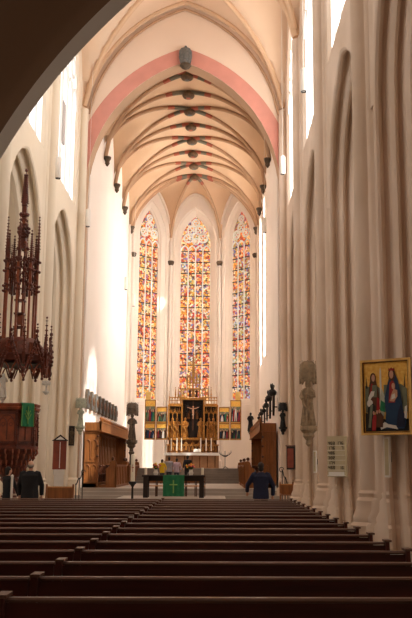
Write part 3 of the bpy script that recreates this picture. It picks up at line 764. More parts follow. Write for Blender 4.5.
# hymn board
t = thing('hymn_board','cream hymn number board with six rows of dark figures','hymn board',(3.40,25.27,1.36),-.62)
mb = MB(); mb.box(-.29,.29,0,.1,0,1.12,'board'); mb.box(-.30,.30,-.02,.1,1.1,1.14,'board'); mb.build('board', t)
SEG = {'0':'abcdef','1':'bc','2':'abged','3':'abgcd','4':'fgbc','5':'afgcd','6':'afgedc','7':'abc','9':'abcdfg','8':'abcdefg'}
def digit(mb, ch, x, z, w, h, m, y=-.012):
    s = w*.26
    R = {'a':(0,w,h-s,h),'g':(0,w,h/2-s/2,h/2+s/2),'d':(0,w,0,s),'f':(0,s,h/2,h),'b':(w-s,w,h/2,h),'e':(0,s,0,h/2),'c':(w-s,w,0,h/2)}
    for k in SEG[ch]: a = R[k]; mb.box(x+a[0], x+a[1], y, y+.006, z+a[2], z+a[3], m)
mb = MB()
for k, (l, rr) in enumerate((('403','176'),('176','7'),('486',''),('302',''),('174',''),('460','16'))):
    z = .90-.138*k
    mb.box(-.28,.28,-.012,-.002,z-.028,z-.016,'white')
    for i, ch in enumerate(l): digit(mb, ch, -.25+.075*i, z, .055, .085, 'ink')
    for i, ch in enumerate(rr): digit(mb, ch, .25-.075*(len(rr)-i), z, .055, .085, 'ink')
mb.build('numbers', t); mb = MB(); mb.box(-.28,.28,-.03,0,.02,.05,'white'); mb.box(-.25,.25,-.012,-.002,.05,.14,'white'); mb.build('ledge', t)
# dark framed notice case at the right corner pier
t = thing('notice_case','dark wooden notice case on the corner pier left of the stone statue','notice case',(3.38,40.7,1.5),-.5)
mb = MB(); mb.box(-.2,.2,0,.14,0,1.05,'darkwood'); mb.box(-.23,.23,-.03,.14,1.05,1.1,'pewedge'); mb.build('case', t); mb = MB(); mb.box(-.15,.15,-.01,0,.08,.95,'redbox'); mb.build('panel', t)
# small dark relief on the left
t = thing('relief_plaque','small dark relief plaque on the wall beside the left chancel arch','plaque',(-6.72,41.3,2.55),.2)
mb = MB(); mb.box(-.13,.13,0,.08,0,.9,'darkwood'); frame(mb,-.13,.13,0,.9,.03,-.03,0,'black'); mb.build('frame', t); mb = MB(); statue_mb(mb,(0,-.01,.06),.72,'brown_carving'); mb.build('figure', t)
# wooden gabled box on white pedestal
t = thing('gabled_box','red-brown gabled wooden box on a white pedestal before the left pillar','cabinet',(-5.86,33.4,0),.25)
mb = MB(); mb.box(-.24,.24,-.14,.14,1.5,2.55,'redbox'); mb.build('body', t)
mb = MB(); mb.poly([(-.3,2.55),(.3,2.55),(0,2.78)],-.17,.17,'darkwood'); mb.build('gable_roof', t); mb = MB(); mb.poly([(-.17,2.59),(.17,2.59),(0,2.71)],-.18,-.17,'white'); mb.build('gable_sign', t)
mb = MB()
for k in range(6): mb.box(-.22,.22,-.155,-.14,1.55+.165*k,1.68+.165*k,'redbox')
mb.box(-.012,.012,-.17,-.15,1.55,2.5,'white'); mb.build('slatted_door', t)
mb = MB(); mb.box(-.17,.17,-.12,.12,0,1.3,'stone_white'); mb.box(-.2,.2,-.14,.14,1.3,1.5,'stone_white'); mb.box(-.22,.22,-.15,.15,0,.12,'stone_white'); mb.build('pedestal', t)
# left bench
def bench(x0, x1, y, label, rz=0):
    t = thing('side_bench', label, 'bench', ((x0+x1)/2, y, 0), rz); L = (x1-x0)/2
    for s in (-1,1):
        mb = MB(); o = [(-.2,0),(.2,0),(.2,.42),(.22,.7),(.18,.92),(.1,.98),(.06,.7),(.0,.5),(-.2,.46)]
        mb.loft([[V(s*L+d, a, b) for a, b in o] for d in (-.03,.03)], 'oak'); mb.build('end_panel', t)
    mb = MB(); mb.box(-L,L,-.18,.16,.42,.46,'oak'); mb.build('seat', t); mb = MB(); mb.box(-L,L,.12,.15,.46,.85,'oak'); mb.box(-L,L,.1,.17,.85,.9,'stallbright'); mb.build('backrest', t)
    return t
bench(-6.1,-5.15,32.3,'light wooden bench on the left between the man and the choir steps')
bench(2.75,3.3,38.5,'small brown wooden bench end at the foot of the right corner pier')
def handrail(x0, x1, y, z0, z1, label):
    mb = MB(); P = [V(x0+(x1-x0)*i/12, y, z0+(z1-z0)*i/12+.06*sin(i*1.1)) for i in range(13)]
    mb.tube(P, .025, 'iron', 6)
    for i in (1,6,11): mb.tube([P[i], V(P[i].x, y, 0)], .02, 'iron', 6)
    mb.tube([P[0]+V(.1*cos(q*.6),0,.1*sin(q*.6)) for q in range(9)], .018, 'iron', 6)
    tag(mb.build('handrail'), label, 'handrail')
handrail(-5.95,-6.3,40.2,1.35,.8,'black iron handrail by the left choir steps'); handrail(2.95,3.25,40.4,1.5,.8,'black curved iron handrail by the right choir steps')
t = thing('white_post','thin white barrier post beside the woman at far left','post',(-4.97,21.9,0))
mb = MB(); mb.lathe((0,0,0),[(.15,0),(.15,.03),(.03,.05),(.03,1.35),(.04,1.4),(.001,1.43)],'white',12); mb.build('pole', t)
# ------------------------------------------------------------------ choir stalls
def stall(sx, label, nseat=9):
    t = thing('choir_stall', label, 'choir stalls', (AX, 43.3, PZ)); L = 13.0
    X = lambda a: sx*a
    def bx(mb, a, b, *r): mb.box(min(X(a),X(b)), max(X(a),X(b)), *r)
    mb = MB(); bx(mb,3.95,4.66,0,L,0,.22,'oak'); bx(mb,3.1,3.95,0.2,L,0,.12,'oak'); mb.build('platform', t)
    mb = MB(); bx(mb,4.6,4.66,.08,L,.22,2.75,'oak')
    for k in range(nseat*2+1): y = .1+(L-.2)*k/(nseat*2); bx(mb,4.56,4.6,y-.03,y+.03,1.1,2.7,'oak')
    for k in range(nseat*2):
        y = .1+(L-.2)*(k+.5)/(nseat*2); p = Arch(y,.3,2.1,2.35,.3).pts(n=4); mb.tube([V(X(4.57),u,z) for u,z in p], .025, 'oak', 5)
    mb.build('back_panelling', t)
    for y0 in (0, L-.08):
        mb = MB(); bx(mb,4.0,4.66,y0,y0+.08,.0,2.8,'oak')
        e = mb.build('end_panel', t)
        mb = MB()
        for a in (4.17,4.49):
            for zb, zs in ((.35,.9),(1.35,2.1)):
                p = Arch(a,.13,zb,zs,.2).pts(n=4); mb.tube([V(X(u),y0-.015 if y0 == 0 else y0+.09,z) for u,z in p], .022, 'oak', 5)
        for z in (.2,1.2,2.6): bx(mb,4.0,4.66,y0-.03,y0+.11,z,z+.06,'oak')
        bx(mb,3.96,4.04,y0-.03,y0+.11,0,2.9,'oak')
        for z in (1.5,2.0,2.45): mb.ball((X(4.0),y0-.05,z),.06,'oak_dark',6)
        mb.build('carving', e)
    mb = MB(); bx(mb,3.92,4.66,-.05,L+.05,2.75,2.84,'oak'); bx(mb,3.86,3.94,-.08,L+.08,2.72,3.12,'oak'); bx(mb,3.83,3.97,-.1,L+.1,3.12,3.18,'oak'); bx(mb,3.83,3.97,-.1,L+.1,2.68,2.74,'oak')
    mb.box(min(X(3.86),X(4.66)),max(X(3.86),X(4.66)),-.08,0,2.72,3.12,'oak'); mb.build('canopy', t)
    mb = MB()
    for k in range(40):
        y = L*k/39; mb.lathe((X(3.9),y,3.15),[(.05,0),(.03,.1),(.06,.16),(.001,.26)],'oak',5)
        if k < 39: mb.tube([V(X(3.9),y+L/39*q,3.18+.12*sin(PI*q)) for q in (0,.25,.5,.75,1)], .02, 'oak', 4)
    mb.build('cresting', t)
    for k in range(nseat):
        y = .1+(L-.2)*(k+.5)/nseat; s = (L-.2)/nseat
        mb = MB(); bx(mb,4.15,4.56,y-s*.42,y+s*.42,.6,.65,'oak_dark'); mb.build('seat', t)
    for k in range(nseat+1):
        y = .1+(L-.2)*k/nseat; mb = MB()
        o = [(4.6,.22),(4.1,.22),(4.12,.6),(4.2,.75),(4.05,.95),(4.02,1.05),(4.6,1.1)]
        mb.loft([[V(X(a),y+d,b) for a,b in o] for d in (-.03,.03)], 'oak_dark'); mb.ball((X(4.04),y,1.02),.07,'oak_dark',6); mb.build('armrest', t)
    for y0, y1 in ((.15, L*.44), (L*.5, L)):
        mb = MB(); bx(mb,3.15,3.22,y0,y1,.0,1.05,'oak'); bx(mb,3.08,3.4,y0,y1,1.05,1.1,'oak')
        n = int((y1-y0)/.7)
        for k in range(n+1): y = y0+(y1-y0)*k/n; bx(mb,3.11,3.15,y-.04,y+.04,.1,1.0,'oak')
        f_ = mb.build('front_desk', t)
        for y in (y0, y1-.08):
            mb = MB(); o = [(3.08,0),(3.6,0),(3.6,.9),(3.45,1.0),(3.4,1.2),(3.3,1.3),(3.12,1.25),(3.08,1.0)]
            mb.loft([[V(X(a),y+d,b) for a,b in o] for d in (-.04,.05)], 'oak'); mb.ball((X(3.28),y,1.38),.09,'oak_dark',7); mb.build('desk_end', f_)
    return t
stall(-1,'carved brown choir stalls with a canopy along the left choir wall'); stall(1,'dark choir stalls with a canopy along the right choir wall')
# memorial shields
for k in range(9):
    t = thing('memorial_shield','brown round-topped memorial board above the left stalls, %s from the chancel arch' % ORD[k],'memorial board',(AX-CH+.012,43.9+1.55*k,4.42),0,'memorial boards on the left wall')
    mb = MB(); p = Arch(0,.42,0,.62,.34).pts(n=6); mb.loft([[V(x,u,z) for u,z in p] for x in (.0,.12)], 'brown_carving'); mb.build('board', t)
    mb = MB(); mb.loft([[V(x,u*.8,z*.85+.06) for u,z in p] for x in (.12,.15)], 'grey_carving'); mb.lathe((.16,0,.45),[(.001,-.25),(.16,-.15),(.2,.05),(.12,.2),(.001,.25)],'golddark',8,sx=.3); mb.build('arms', t)
for k, (y, s) in enumerate(((43.6,1.0),(46.6,.95),(49.8,.8),(52.9,.7),(56,.7),(59.2,.6))):
    t = thing('memorial_shield','black crested memorial shield above the right stalls, %s from the chancel arch' % ORD[k],'memorial shield',(AX+CH-.03,y,4.2),0,'memorial shields on the right wall')
    mb = MB(); mb.loft([[V(x,u*s,z*s) for u,z in ((-.4,.9),(-.42,.4),(-.25,.1),(0,-.1),(.25,.1),(.42,.4),(.4,.9),(0,.82))] for x in (-.12*s,-.22*s)], 'black'); mb.build('shield', t)
    mb = MB(); mb.lathe((-.22*s,0,.85*s),[(.1*s,0),(.2*s,.1*s),(.22*s,.22*s),(.12*s,.34*s),(.05*s,.36*s)],'black',8)
    for q in (-1,0,1): mb.tube([V(-.22*s,0,1.15*s),V((-.22+.06*q)*s,.12*q*s,1.35*s),V((-.22+.1*q)*s,.3*q*s,(1.5-.06*abs(q))*s)], [.06*s,.07*s,.02*s], 'black', 6)
    mb.build('crest', t)
    mb = MB(); mb.box(-.14*s,.025,-.03,.03,.3*s,.36*s,'iron'); mb.build('hook', t)
# ------------------------------------------------------------------ altar table with things on it
mb = MB(); mb.box(-4.2,.4,37.6,40.98,0,.3,'choirfloor'); trim(mb)
t = thing('altar_table','long dark wooden altar table in front of the choir steps','table',(-1.83,38.9,.3))
mb = MB(); mb.box(-1.36,1.36,-.45,.45,.88,.95,'darkwood'); mb.build('table_top', t)
for s in (-1,1):
    for yy in (-.3,.3):
        mb = MB(); mb.box(s*1.2-.1,s*1.2+.1,yy-.1,yy+.1,0,.88,'darkwood'); mb.build('leg', t)
mb = MB(); mb.box(-1.2,1.2,-.03,.03,.7,.88,'darkwood'); mb.build('stretcher', t)
mb = MB(); n = 20
mb.loft([[V(-2.28+.91*i/n, y+.012*sin(i*1.3)*k, z) for i in range(n+1)] for y,z,k in ((39.3,1.256,0),(38.45,1.258,0),(38.43,1.25,0),(38.42,.9,1),(38.42,.36,2))], 'green', closed=False)
mb.tube([V(-1.83,38.40,.5),V(-1.83,38.40,1.05)], .03, 'greenlight', 5); mb.tube([V(-2.0,38.40,.85),V(-1.66,38.40,.85)], .03, 'greenlight', 5)
tag(mb.build('altar_cloth'), 'green cloth hanging over the front of the dark altar table', 'cloth')
for nm, x in (('left',-2.62),('right',-1.1)):
    t = thing('flower_bouquet','bouquet of orange, pink and yellow flowers on the %s half of the altar table' % nm,'flowers',(x,38.8,1.25),0,'bouquets on the altar table')
    mb = MB(); mb.lathe((0,0,0),[(.08,0),(.11,.1),(.07,.2),(.09,.24)],'stone_white',12); mb.build('vase', t)
    mb = MB()
    for k in range(26):
        a = random.uniform(0,2*PI); r = random.uniform(.05,.26); z = .25+random.uniform(0,.2)
        mb.tube([V(0,0,.2),V(r*.5*cos(a),r*.5*sin(a),z),V(r*cos(a),r*sin(a),z+.02)], [.01,.03,.004], 'leaf', 4, flat=.3)
    mb.build('leaves', t); mb = MB()
    for k in range(20):
        a = random.uniform(0,2*PI); r = random.uniform(0,.22); z = .32+random.uniform(0,.2)*(1-r*2)
        m = ('flower_orange','flower_pink','flower_yellow','flower_orange')[k%4]; mb.ball((r*cos(a),r*sin(a),z),.045,m,7,sc=(1,1,.7)); mb.ball((r*cos(a),r*sin(a),z+.03),.02,'flower_yellow',5)
    mb.build('blossoms', t)
def candle(x, y, z, r, h, label, holder=True, group=None, hold='gold'):
    t = thing('candle', label, 'candle', (x,y,z), 0, group); b = .1*h if holder else 0
    if holder:
        mb = MB(); mb.lathe((0,0,0),[(r*2.2,0),(r*2.2,.02),(r*.8,.04),(r*.7,b),(r*1.8,b+.01),(r*1.8,b+.03)],hold,12); mb.build('holder', t)
    mb = MB(); mb.lathe((0,0,0),[(r,b+.02),(r,h-.01),(r*.5,h)],'wax',12); mb.build('wax', t)
    mb = MB(); mb.tube([(0,0,h-.01),(0,0,h+.03)],.004,'black',4); mb.build('wick', t)
candle(-3.05,38.8,1.25,.055,.32,'thick white candle on the left end of the altar table',False)
candle(-.6,38.8,1.25,.055,.32,'thick white candle on the right end of the altar table',False)
for k, x in enumerate((-1.4,-1.03,-.73,.55,.9,1.24)):
    candle(AX+.16+x,58.85,2.5,.035,.95,'tall white candle on the high altar, %s from the left' % ORD[k],True,'six tall candles on the high altar')
t = thing('paschal_candle','tall thick white candle on a dark stand left of the altar table','candle',(-3.38,36.3,0))
mb = MB(); mb.lathe((0,0,0),[(.2,0),(.2,.04),(.05,.1),(.04,.8),(.1,.9),(.16,.95),(.16,1.02)],'iron',14); mb.build('stand', t)
mb = MB(); mb.lathe((0,0,0),[(.085,1.0),(.085,2.08),(.05,2.1)],'wax',16); mb.build('wax', t); mb = MB(); mb.box(-.01,.01,-.09,-.086,1.4,1.7,'redcloth'); mb.box(-.04,.04,-.09,-.086,1.56,1.59,'redcloth'); mb.build('cross_mark', t)
ch0 = None
for k in range(6):
    if ch0 is None:
        ch0 = thing('wooden_chair','-','chair')
        for sx_ in (-1,1):
            for yy, zt in ((-.18,.95),(.18,.44)): mb = MB(); mb.box(sx_*.19-.018,sx_*.19+.018,yy-.018,yy+.018,0,zt,'oak_dark'); mb.build('leg', ch0)
        mb = MB(); mb.box(-.21,.21,-.2,.2,.44,.48,'stallbright'); mb.build('seat', ch0)
        mb = MB(); mb.box(-.19,.19,-.19,-.165,.8,.93,'oak'); mb.box(-.19,.19,-.19,-.165,.6,.68,'oak'); mb.build('backrest', ch0); c = ch0
    else: c = copy_tree(ch0)
    c.location = (-2.9+.44*k, 40.35, .3); c.rotation_euler = (0,0,PI); c['label'] = 'small wooden chair behind the altar table, %s from the left' % ORD[k]; c['group'] = 'chairs behind the altar table'
t = thing('candelabrum','black wrought-iron candle stand right of the high altar','candle stand',(.55,57,AZ))
mb = MB(); mb.lathe((0,0,0),[(.02,.05),(.02,1.1)],'iron',6)
for a in (0,2.1,4.2): mb.tube([V(0,0,.12),V(.2*cos(a),.2*sin(a),.0)],.02,'iron',5)
mb.build('stem', t); mb = MB()
for s in (-1,1):
    for r, z in ((.14,.8),(.26,.9),(.38,1.0)): mb.tube([V(s*r*sin(q*PI/8),0,z-r*.5*cos(q*PI/8)) for q in range(5)],.018,'iron',5); mb.lathe((s*r,0,z),[(.03,0),(.035,.03),(.012,.04),(.012,.12)],'iron',6)
mb.build('arms', t)
# ------------------------------------------------------------------ high altar
HX = AX+.16
t = thing('high_altar','stone altar with a white cloth top below the golden retable','altar',(HX,58.8,AZ))
mb = MB(); mb.box(-1.75,1.75,-.4,.5,0,.82,'frontal')
for k in range(-3,4): mb.box(k*.5-.03,k*.5+.03,-.44,-.4,.05,.78,'golddark')
mb.build('block', t); mb = MB(); mb.box(-1.85,1.85,-.55,.55,.82,1.0,'white'); mb.build('altar_slab', t)
t = thing('open_book','white open book on a stand at the middle of the high altar','book',(HX+.32,58.6,2.5))
mb = MB(); T = Matrix.Translation((0,0,.1)) @ Matrix.Rotation(.6,4,'X'); mb.loft([[T@V(x,y,z) for x,z in ((-.24,.05),(-.12,.09),(0,.05),(.12,.09),(.24,.05),(.24,.02),(-.24,.02))] for y in (-.14,.16)],'white'); mb.build('pages', t); mb = MB(); mb.box(-.2,.2,-.12,.12,0,.03,'gold'); mb.build('stand', t)
t = thing('winged_retable','golden carved winged altarpiece with painted wings and openwork top','altarpiece',(HX,59.6,0))
mb = MB(); mb.box(-1.7,1.7,-.2,.3,AZ+1.0,3.02,'golddark'); mb.box(-1.75,1.75,-.3,.3,2.98,3.06,'gold'); mb.box(-1.7,1.7,-.28,.3,3.34,3.42,'gold'); mb.box(-1.6,1.6,-.1,.3,3.0,3.4,'golddark')
pd = mb.build('predella', t)
for k in range(7):
    mb = MB(); statue_mb(mb,(-1.35+.45*k,-.17,2.66+.02),.0+.62,'gold'); 
    p = Arch(-1.35+.45*k,.2,2.6,2.85,.1).pts(n=4); mb.tube([V(u,-.24,z) for u,z in p],.02,'gold',5); mb.build('bust', pd)
mb = MB(); mb.box(-1.66,1.66,.1,.3,3.42,5.62,'darkwood'); mb.box(-.72,.72,.1,.3,5.6,6.1,'darkwood')
for x0,x1 in ((-1.68,-1.58),(1.58,1.68)): mb.box(x0,x1,-.3,.3,3.42,5.66,'gold')
for x in (-.74,.74): mb.box(x-.05,x+.05,-.32,.3,3.42,6.12,'gold')
mb.box(-1.68,1.68,-.3,.3,3.40,3.5,'gold'); mb.box(-1.7,-.7,-.34,.3,5.58,5.68,'gold'); mb.box(.7,1.7,-.34,.3,5.58,5.68,'gold'); mb.box(-.8,.8,-.36,.3,6.02,6.14,'gold')
mb.build('shrine', t)
for k, x in enumerate((-1.38,-1.1,-.84,.84,1.1,1.38)):
    mb = MB(); xx = (-1.37,-1.07,-.52,.52,1.07,1.37)[k]; statue_mb(mb,(xx,-.08,3.52),1.28,'gold',arm=(k%2)*2-1); mb.build('apostle_figure', t)
for s in (-1,1):
    mb = MB()
    for x0, w in ((.85,.15),(1.15,.15),(1.43,.13)):
        c = s*(x0+.06); p = Arch(c,w,4.75,4.95,.3).pts(n=5); mb.tube([V(u,-.22,z) for u,z in p],.025,'gold',5)
        pinnacle(mb,(c,-.2),5.1,5.58,.04,'gold',4)
        for d in (-w,w): pinnacle(mb,(c+d,-.24),4.7,5.5,.03,'gold',4); mb.box(c+d-.015,c+d+.015,-.25,-.2,3.5,4.8,'golddark')
        mb.tube([V(c-w,-.22,5.0),V(c,-.24,5.4),V(c+w,-.22,5.0)],.02,'gold',5); mb.tube([V(c-w,-.22,5.42),V(c+w,-.22,5.12)],.015,'golddark',4)
    mb.build('tracery', t)
mb = MB(); mb.box(-.04,.04,-.1,-.04,4.0,5.95,'oak_dark'); mb.box(-.42,.42,-.1,-.04,5.5,5.57,'oak_dark'); mb.build('cross', t)
mb = MB(); mb.tube([V(0,-.14,4.75),V(.02,-.16,5.0),V(0,-.15,5.25),V(0,-.13,5.45)],[.03,.045,.075,.05],'skin',8); mb.ball((0.01,-.17,5.55),.06,'skin',8)
for s in (-1,1): mb.tube([V(0,-.14,5.42),V(s*.2,-.13,5.46),V(s*.38,-.12,5.53)],[.035,.028,.018],'skin',6)
mb.ball((0,-.15,5.03),.07,'stone_white',6,sc=(1,1,.7)); mb.build('crucified_figure', t)
for s, z in ((-.35,5.15),(.35,5.15),(-.28,4.75),(.28,4.75)):
    mb = MB(); statue_mb(mb,(s,-.0,z),.62,'black' if z > 5 else 'golddark'); mb.tube([V(s,.0,z+.4),V(s+.2*(1 if s>0 else -1),.02,z+.6),V(s+.15*(1 if s>0 else -1),.02,z+.2)],[.02,.09,.02],'black',6,flat=.3); mb.build('angel_figure', t)
mb = MB()
def lattice(x0,x1,z0,z1,step):
    n = max(2,round((x1-x0)/step))
    for zz in (z0,z1-.05,(z0+z1)/2): mb.box(x0,x1,-.26,-.2,zz,zz+.05,'gold')
    mb.box(x0-.04,x1+.04,-.32,.3,z0-.04,z0+.04,'gold')
    for k in range(n+1):
        x = x0+(x1-x0)*k/n; mb.box(x-.02,x+.02,-.26,-.2,z0,z1+.04,'gold'); 
        if k < n: p = Arch(x+(x1-x0)/n/2,(x1-x0)/n/2,z0+.05,z0+(z1-z0)*.65,(z1-z0)*.28).pts(n=4); mb.tube([V(u,-.23,z) for u,z in p],.018,'gold',5)
    for x in (x0,x1): mb.box(x-.03,x+.03,-.28,.2,z0,z1+.05,'gold')
lattice(-1.6,-.85,5.72,6.2,.19); lattice(.85,1.6,5.72,6.2,.19); lattice(-.82,-.42,6.15,6.75,.2); lattice(.42,.82,6.15,6.75,.2); lattice(-.42,.42,6.75,7.2,.2)
for x in (-1.6,-.85,.85,1.6,-.42,.42): pinnacle(mb,(x,-.2),5.7 if abs(x)>.5 else 6.2,6.6 if abs(x)>.5 else 7.7,.04,'gold',6)
pinnacle(mb,(0,-.1),7.1,9.2,.13,'gold',11)
for q in (-.42,-.22,.22,.42): pinnacle(mb,(q,-.1),7.1,8.2-abs(q),.08,'gold',7)
for q in (-1.2,-1.0,1.0,1.2): pinnacle(mb,(q,-.1),6.15,6.9,.06,'gold',5)
mb.build('openwork_top', t)
mb = MB(); statue_mb(mb,(0,-.1,6.2),.75,'gold'); statue_mb(mb,(-.22,-.05,6.2),.55,'golddark'); statue_mb(mb,(.22,-.05,6.2),.55,'golddark'); mb.build('gallery_figures', t)
def scene_shapes(k):
    rnd = random.Random(k*7+3); cols = ['redcloth','bluecloth','deep','throne','stone_white','robebrown','green','navy']
    S = [('deep',[(-.5,0),(.5,0),(.5,1),(-.5,1)]),('goldleaf',[(-.5,.72),(.5,.72),(.5,1),(-.5,1)]),('throne',[(-.5,.45),(-.2,.6),(.1,.5),(.5,.62),(.5,.75),(-.5,.75)] )]
    n = 5
    for i in range(n):
        c = -.36+.72*i/(n-1)+rnd.uniform(-.04,.04); hh = rnd.uniform(.5,.76); m = cols[rnd.randrange(8)]; w_ = rnd.uniform(.08,.13)
        S.append((m,[(c-w_*1.2,.03),(c+w_*1.2,.03),(c+w_,hh*.55),(c+w_*.6,hh-.08),(c-w_*.6,hh-.08),(c-w_,hh*.5)])); S.append((cols[rnd.randrange(8)],[(c-w_*.4,.03),(c+w_*.5,.03),(c+w_*.2,hh*.6)])); S.append(('skin',['e',c,hh-.02,.05,.07]))
    return S
kk = 0
for s in (-1,1):
    for nm, a, b, zt in (('inner',1.72,2.46,5.55),('outer',2.5,3.24,6.02)):
        x0, x1 = sorted((s*a, s*b)); mb = MB(); mb.box(x0,x1,-.15,-.05,3.36,zt,'goldframe'); 
        if nm == 'outer': xs = sorted((s*2.85, s*3.2)); mb.box(xs[0],xs[1],-.15,-.05,zt,zt+.55,'goldframe')
        frame(mb,x0,x1,3.36,zt,.06,-.2,-.15,'gold'); mb.box(x0,x1,-.2,-.15,4.42,4.52,'gold')
        wg = mb.build('wing', t)
        for z0, z1 in ((3.44,4.36),(4.56,zt-.1)):
            kk += 1; mb = MB(); picture(mb, scene_shapes(kk), x1-x0-.12, z1-z0, Matrix.Translation(((x0+x1)/2,-.16,z0)), 0); mb.build('painted_scene', wg)
# ------------------------------------------------------------------ people
def remesh(mb, name, vox, parent=None, mt=None):
    o = mb.build(name, parent); md = o.modifiers.new('r','REMESH'); md.mode = 'VOXEL'; md.voxel_size = vox; md.use_smooth_shade = True
    s_ = o.modifiers.new('s','SMOOTH'); s_.factor = .5; s_.iterations = 3
    dg = bpy.context.evaluated_depsgraph_get(); me = bpy.data.meshes.new_from_object(o.evaluated_get(dg)); o.modifiers.clear(); o.data = me
    if mt: me.materials.clear(); me.materials.append(M[mt])
    for p in me.polygons: p.use_smooth = True; p.material_index = 0
    return o
def person(label, x, y, z, H, rz, top, legs, hair, arms=((.22,.1,.95,.05),(.22,.1,.95,.05)), vox=.013, coat_len=.78, bulk=1.0, head_turn=0, skirt=False, bald=False):
    """faces local -Y. arms: per side (elbow out, elbow fwd, hand height, hand fwd)"""
    t = thing('person', label, 'person', (x,y,z), rz); t.scale = (H/1.75,)*3; t.rotation_euler = (0,0,rz)
    J = {}
    for s, (eo, ef, hz, hf) in zip((-1,1), arms):
        J[s] = [V(s*.18,0,1.42), V(s*(.18+eo*.45),-ef,1.14), V(s*(.18+eo*.5-.02),-hf-.02,hz)]
    def limbs(mb, g, m, what):
        if what in ('body','top'):
            mb.lathe((0,0,0), [(.11*g,.9),(.165*g,.95),(.15*g,1.1),(.175*g,1.28),(.185*g,1.38),(.12*g,1.46),(.06,1.49)], m, 18, sy=.66)
            for s in (-1,1):
                a, b, c = J[s]; e = c if what == 'body' else b.lerp(c,.93)
                mb.tube([a+V(-s*.06,0,.01), a, a.lerp(b,.5), b, b.lerp(c,.4), e], [.06*g,.07*g,.058*g,.047*g,.045*g,.032*g if what == 'body' else .04*g], m, 10)
        if what in ('body','legs'):
            mb.lathe((0,0,0), [(.05,.80),(.17*g,.84),(.175*g,.92),(.15*g,1.0),(.05,1.04)], m, 16, sy=.7)
            for s in (-1,1): mb.tube([V(s*.09,0,.9),V(s*.1,-.01,.7),V(s*.1,-.015,.5),V(s*.105,.01,.3),V(s*.11,.015,.09)], [.09*g,.085*g,.06*g,.055*g,.042*g], m, 10)
    mb = MB(); limbs(mb, .9, 'skin', 'body')
    mb.tube([V(0,.01,1.44),V(0,-.005,1.56)], [.06,.055], 'skin', 10)
    hd = Matrix.Translation((0,-.01,1.635)) @ Matrix.Rotation(head_turn,4,'Z')
    def hp(c, r, m_, sc, n=12): 
        k = 8; mb.loft([[hd@V(c[0]+r*sin(PI*i/k)*cos(2*PI*j/n)*sc[0], c[1]+r*sin(PI*i/k)*sin(2*PI*j/n)*sc[1], c[2]-r*cos(PI*i/k)*sc[2]) for j in range(n)] for i in range(k+1)], m_)
    hp((0,.01,.02),.1,'skin',(.78,.98,1.0)); hp((0,-.02,-.04),.075,'skin',(.8,.95,1.0)); hp((0,-.1,-.01),.018,'skin',(.8,1,1.5)); 
    for s in (-1,1): hp((s*.078,.01,0),.026,'skin',(.4,.8,1.2)); hp((s*.03,-.08,.02),.016,'skin',(1,.5,.6))
    hp((0,-.085,-.055),.018,'skin',(1.3,.5,.35))
    for s in (-1,1):
        c = J[s][2]; d = (c-J[s][1]).normalized(); side = V(1,0,0) - d*d.x; side.normalize(); nn = d.cross(side)
        mb.tube([c-d*.02, c+d*.045, c+d*.085], [.026,.038,.034], 'skin', 8, flat=.6)
        for q, ln in ((-.028,.066),(-.009,.078),(.01,.072),(.028,.056)):
            b0 = c+d*.08+side*q; mb.tube([b0, b0+d*ln*.5+nn*.006, b0+d*ln*.85+nn*.022], [.0095,.009,.007], 'skin', 6)
        b0 = c+d*.02-side*.03*s; mb.tube([b0, b0+d*.03-side*.025*s, b0+d*.065-side*.03*s], [.012,.011,.009], 'skin', 6)
    remesh(mb, 'body', vox, t, 'skin')
    mb = MB(); limbs(mb, 1.14*bulk, 'coat', 'top')
    mb.lathe((0,0,0), [(.195*bulk,coat_len),(.19*bulk,.9),(.175*bulk,1.05),(.19*bulk,1.3)], 'coat', 18, sy=.72)
    mb.lathe((0,.0,1.44),[(.1,-.05),(.095,.03),(.075,.06)],'coat',12); remesh(mb, 'jacket', vox, t, top)
    mb = MB(); limbs(mb, 1.08, 'coat', 'legs')
    if skirt: mb.lathe((0,0,0),[(.26,.45),(.2,.8),(.17,.98)],'coat',16,sy=.8)
    remesh(mb, 'trousers', vox, t, legs)
    for s in (-1,1):
        mb = MB(); mb.ball((s*.11,-.05,.045),.05,'coat',8,sc=(.95,2.5,.9)); mb.lathe((s*.11,.02,0),[(.05,.03),(.055,.12)],'coat',8); remesh(mb,'shoe',vox,t,'coat')
    mb = MB()
    def hp2(c, r, sc, n=12):
        k = 8; mb.loft([[hd@V(c[0]+r*sin(PI*i/k)*cos(2*PI*j/n)*sc[0], c[1]+r*sin(PI*i/k)*sin(2*PI*j/n)*sc[1], c[2]-r*cos(PI*i/k)*sc[2]) for j in range(n)] for i in range(k+1)], 'coat')
    if bald: hp2((0,.045,-.01),.088,(.98,.8,.7)); 
    else: hp2((0,.03,.04),.1,(.9,.95,.95)); hp2((0,.06,-.03),.08,(1.0,.7,1.3 if hair == 'hair_dark' else .9))
    remesh(mb, 'hair', vox*.8, t, hair)
    return t
person('man in a long black coat seen from behind beside the pulpit',-4.86,23.5,0,1.76,PI,'coat','coat','hair_grey',bulk=1.22,coat_len=.5,bald=True,arms=((.25,.05,.86,.1),(.25,.05,.86,.1)))
person('dark-haired woman in a black top and pale trousers at far left',-5.62,24.3,0,1.6,PI*.75,'coat','trousers','hair_dark',arms=((.22,.1,.9,.2),(.3,.15,1.15,.3)))
w_ = person('person in a navy jacket seen from behind before the right stalls',1.22,24.5,0,1.74,PI,'navy','coat','hair_dark',bulk=1.16,arms=((.35,.02,.85,.12),(.42,.05,.95,.15)))
mb = MB(); mb.box(1.56,1.66,24.72,24.76,.98,1.12,'white'); tag(mb.build('paper'),'small white leaflet held by the person in navy','leaflet')
person('child in a yellow top before the high altar steps',-3.22,53.3,PZ,1.42,2.6,'yellow','jeans','hair_dark',vox=.02)
person('young person in a light grey top standing beside the child in yellow',-2.82,53.5,PZ,1.56,3.3,'greycloth','jeans','hair_dark',vox=.02)
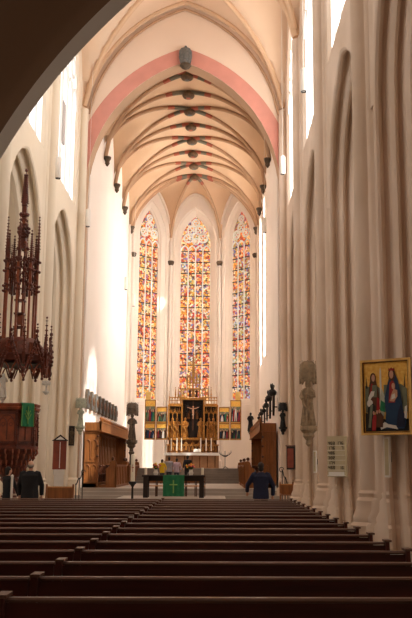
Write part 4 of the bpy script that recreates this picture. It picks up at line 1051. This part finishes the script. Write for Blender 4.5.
person('young person in a pale lilac top before the high altar steps',-2.36,53.4,PZ,1.48,3.0,'lilac','jeans','hair_dark',vox=.02)
person('person dressed in black before the middle of the high altar',-1.72,53.5,PZ,1.66,3.0,'coat','coat','hair_dark',vox=.02)

# ------------------------------------------------------------------ light
W = bpy.data.worlds.new('sky'); bpy.context.scene.world = W; W.use_nodes = True
bg = W.node_tree.nodes['Background']; bg.inputs[0].default_value = (.95,.97,1,1); bg.inputs[1].default_value = 1.2
sl = bpy.data.lights.new('sun','SUN'); sl.energy = 9; sl.angle = .02; sl.color = (1,.95,.88)
so = bpy.data.objects.new('sun', sl); COL.objects.link(so)
so.rotation_euler = V(-1,.7,-1.35).to_track_quat('-Z','Y').to_euler()
# ------------------------------------------------------------------ camera
F_, CX_, CY_, EYE, ROLL = 880., 230., 309., 1.65, .004
pitch = math.atan(157/F_); yaw = math.atan(13/F_)*cos(pitch)
f = V(sin(yaw)*cos(pitch), cos(yaw)*cos(pitch), sin(pitch)); r = V(cos(yaw), -sin(yaw), 0)
u = r.cross(f); r2 = r*cos(ROLL)+u*sin(ROLL); u2 = -r*sin(ROLL)+u*cos(ROLL)
pll = bpy.data.lights.new('arch_fill_light','POINT'); pll.energy = 60; pll.color = (1,.8,.6); pll.shadow_soft_size = .3  # added unseen fill behind the camera, brightens the dark west arch
plo = bpy.data.objects.new('arch_fill_light', pll); COL.objects.link(plo); plo.location = (2.2,-1.5,4.6)
cd = bpy.data.cameras.new('camera'); cam = bpy.data.objects.new('camera', cd); COL.objects.link(cam)
cd.sensor_fit = 'VERTICAL'; cd.sensor_height = 36; cd.lens = F_/618*36
cd.shift_x = (206-CX_)/618; cd.shift_y = (CY_-309)/618; cd.clip_start = .05; cd.clip_end = 300
cam.matrix_world = Matrix(((r2.x,u2.x,-f.x,0),(r2.y,u2.y,-f.y,0),(r2.z,u2.z,-f.z,EYE),(0,0,0,1)))
S = bpy.context.scene; S.camera = cam
S.view_settings.view_transform = 'Standard'; S.view_settings.look = 'None'; S.view_settings.gamma = 1; S.view_settings.exposure = 0.14
S.view_settings.use_curve_mapping = False
S.cycles.max_bounces = 8; S.cycles.diffuse_bounces = 5; S.cycles.transparent_max_bounces = 12
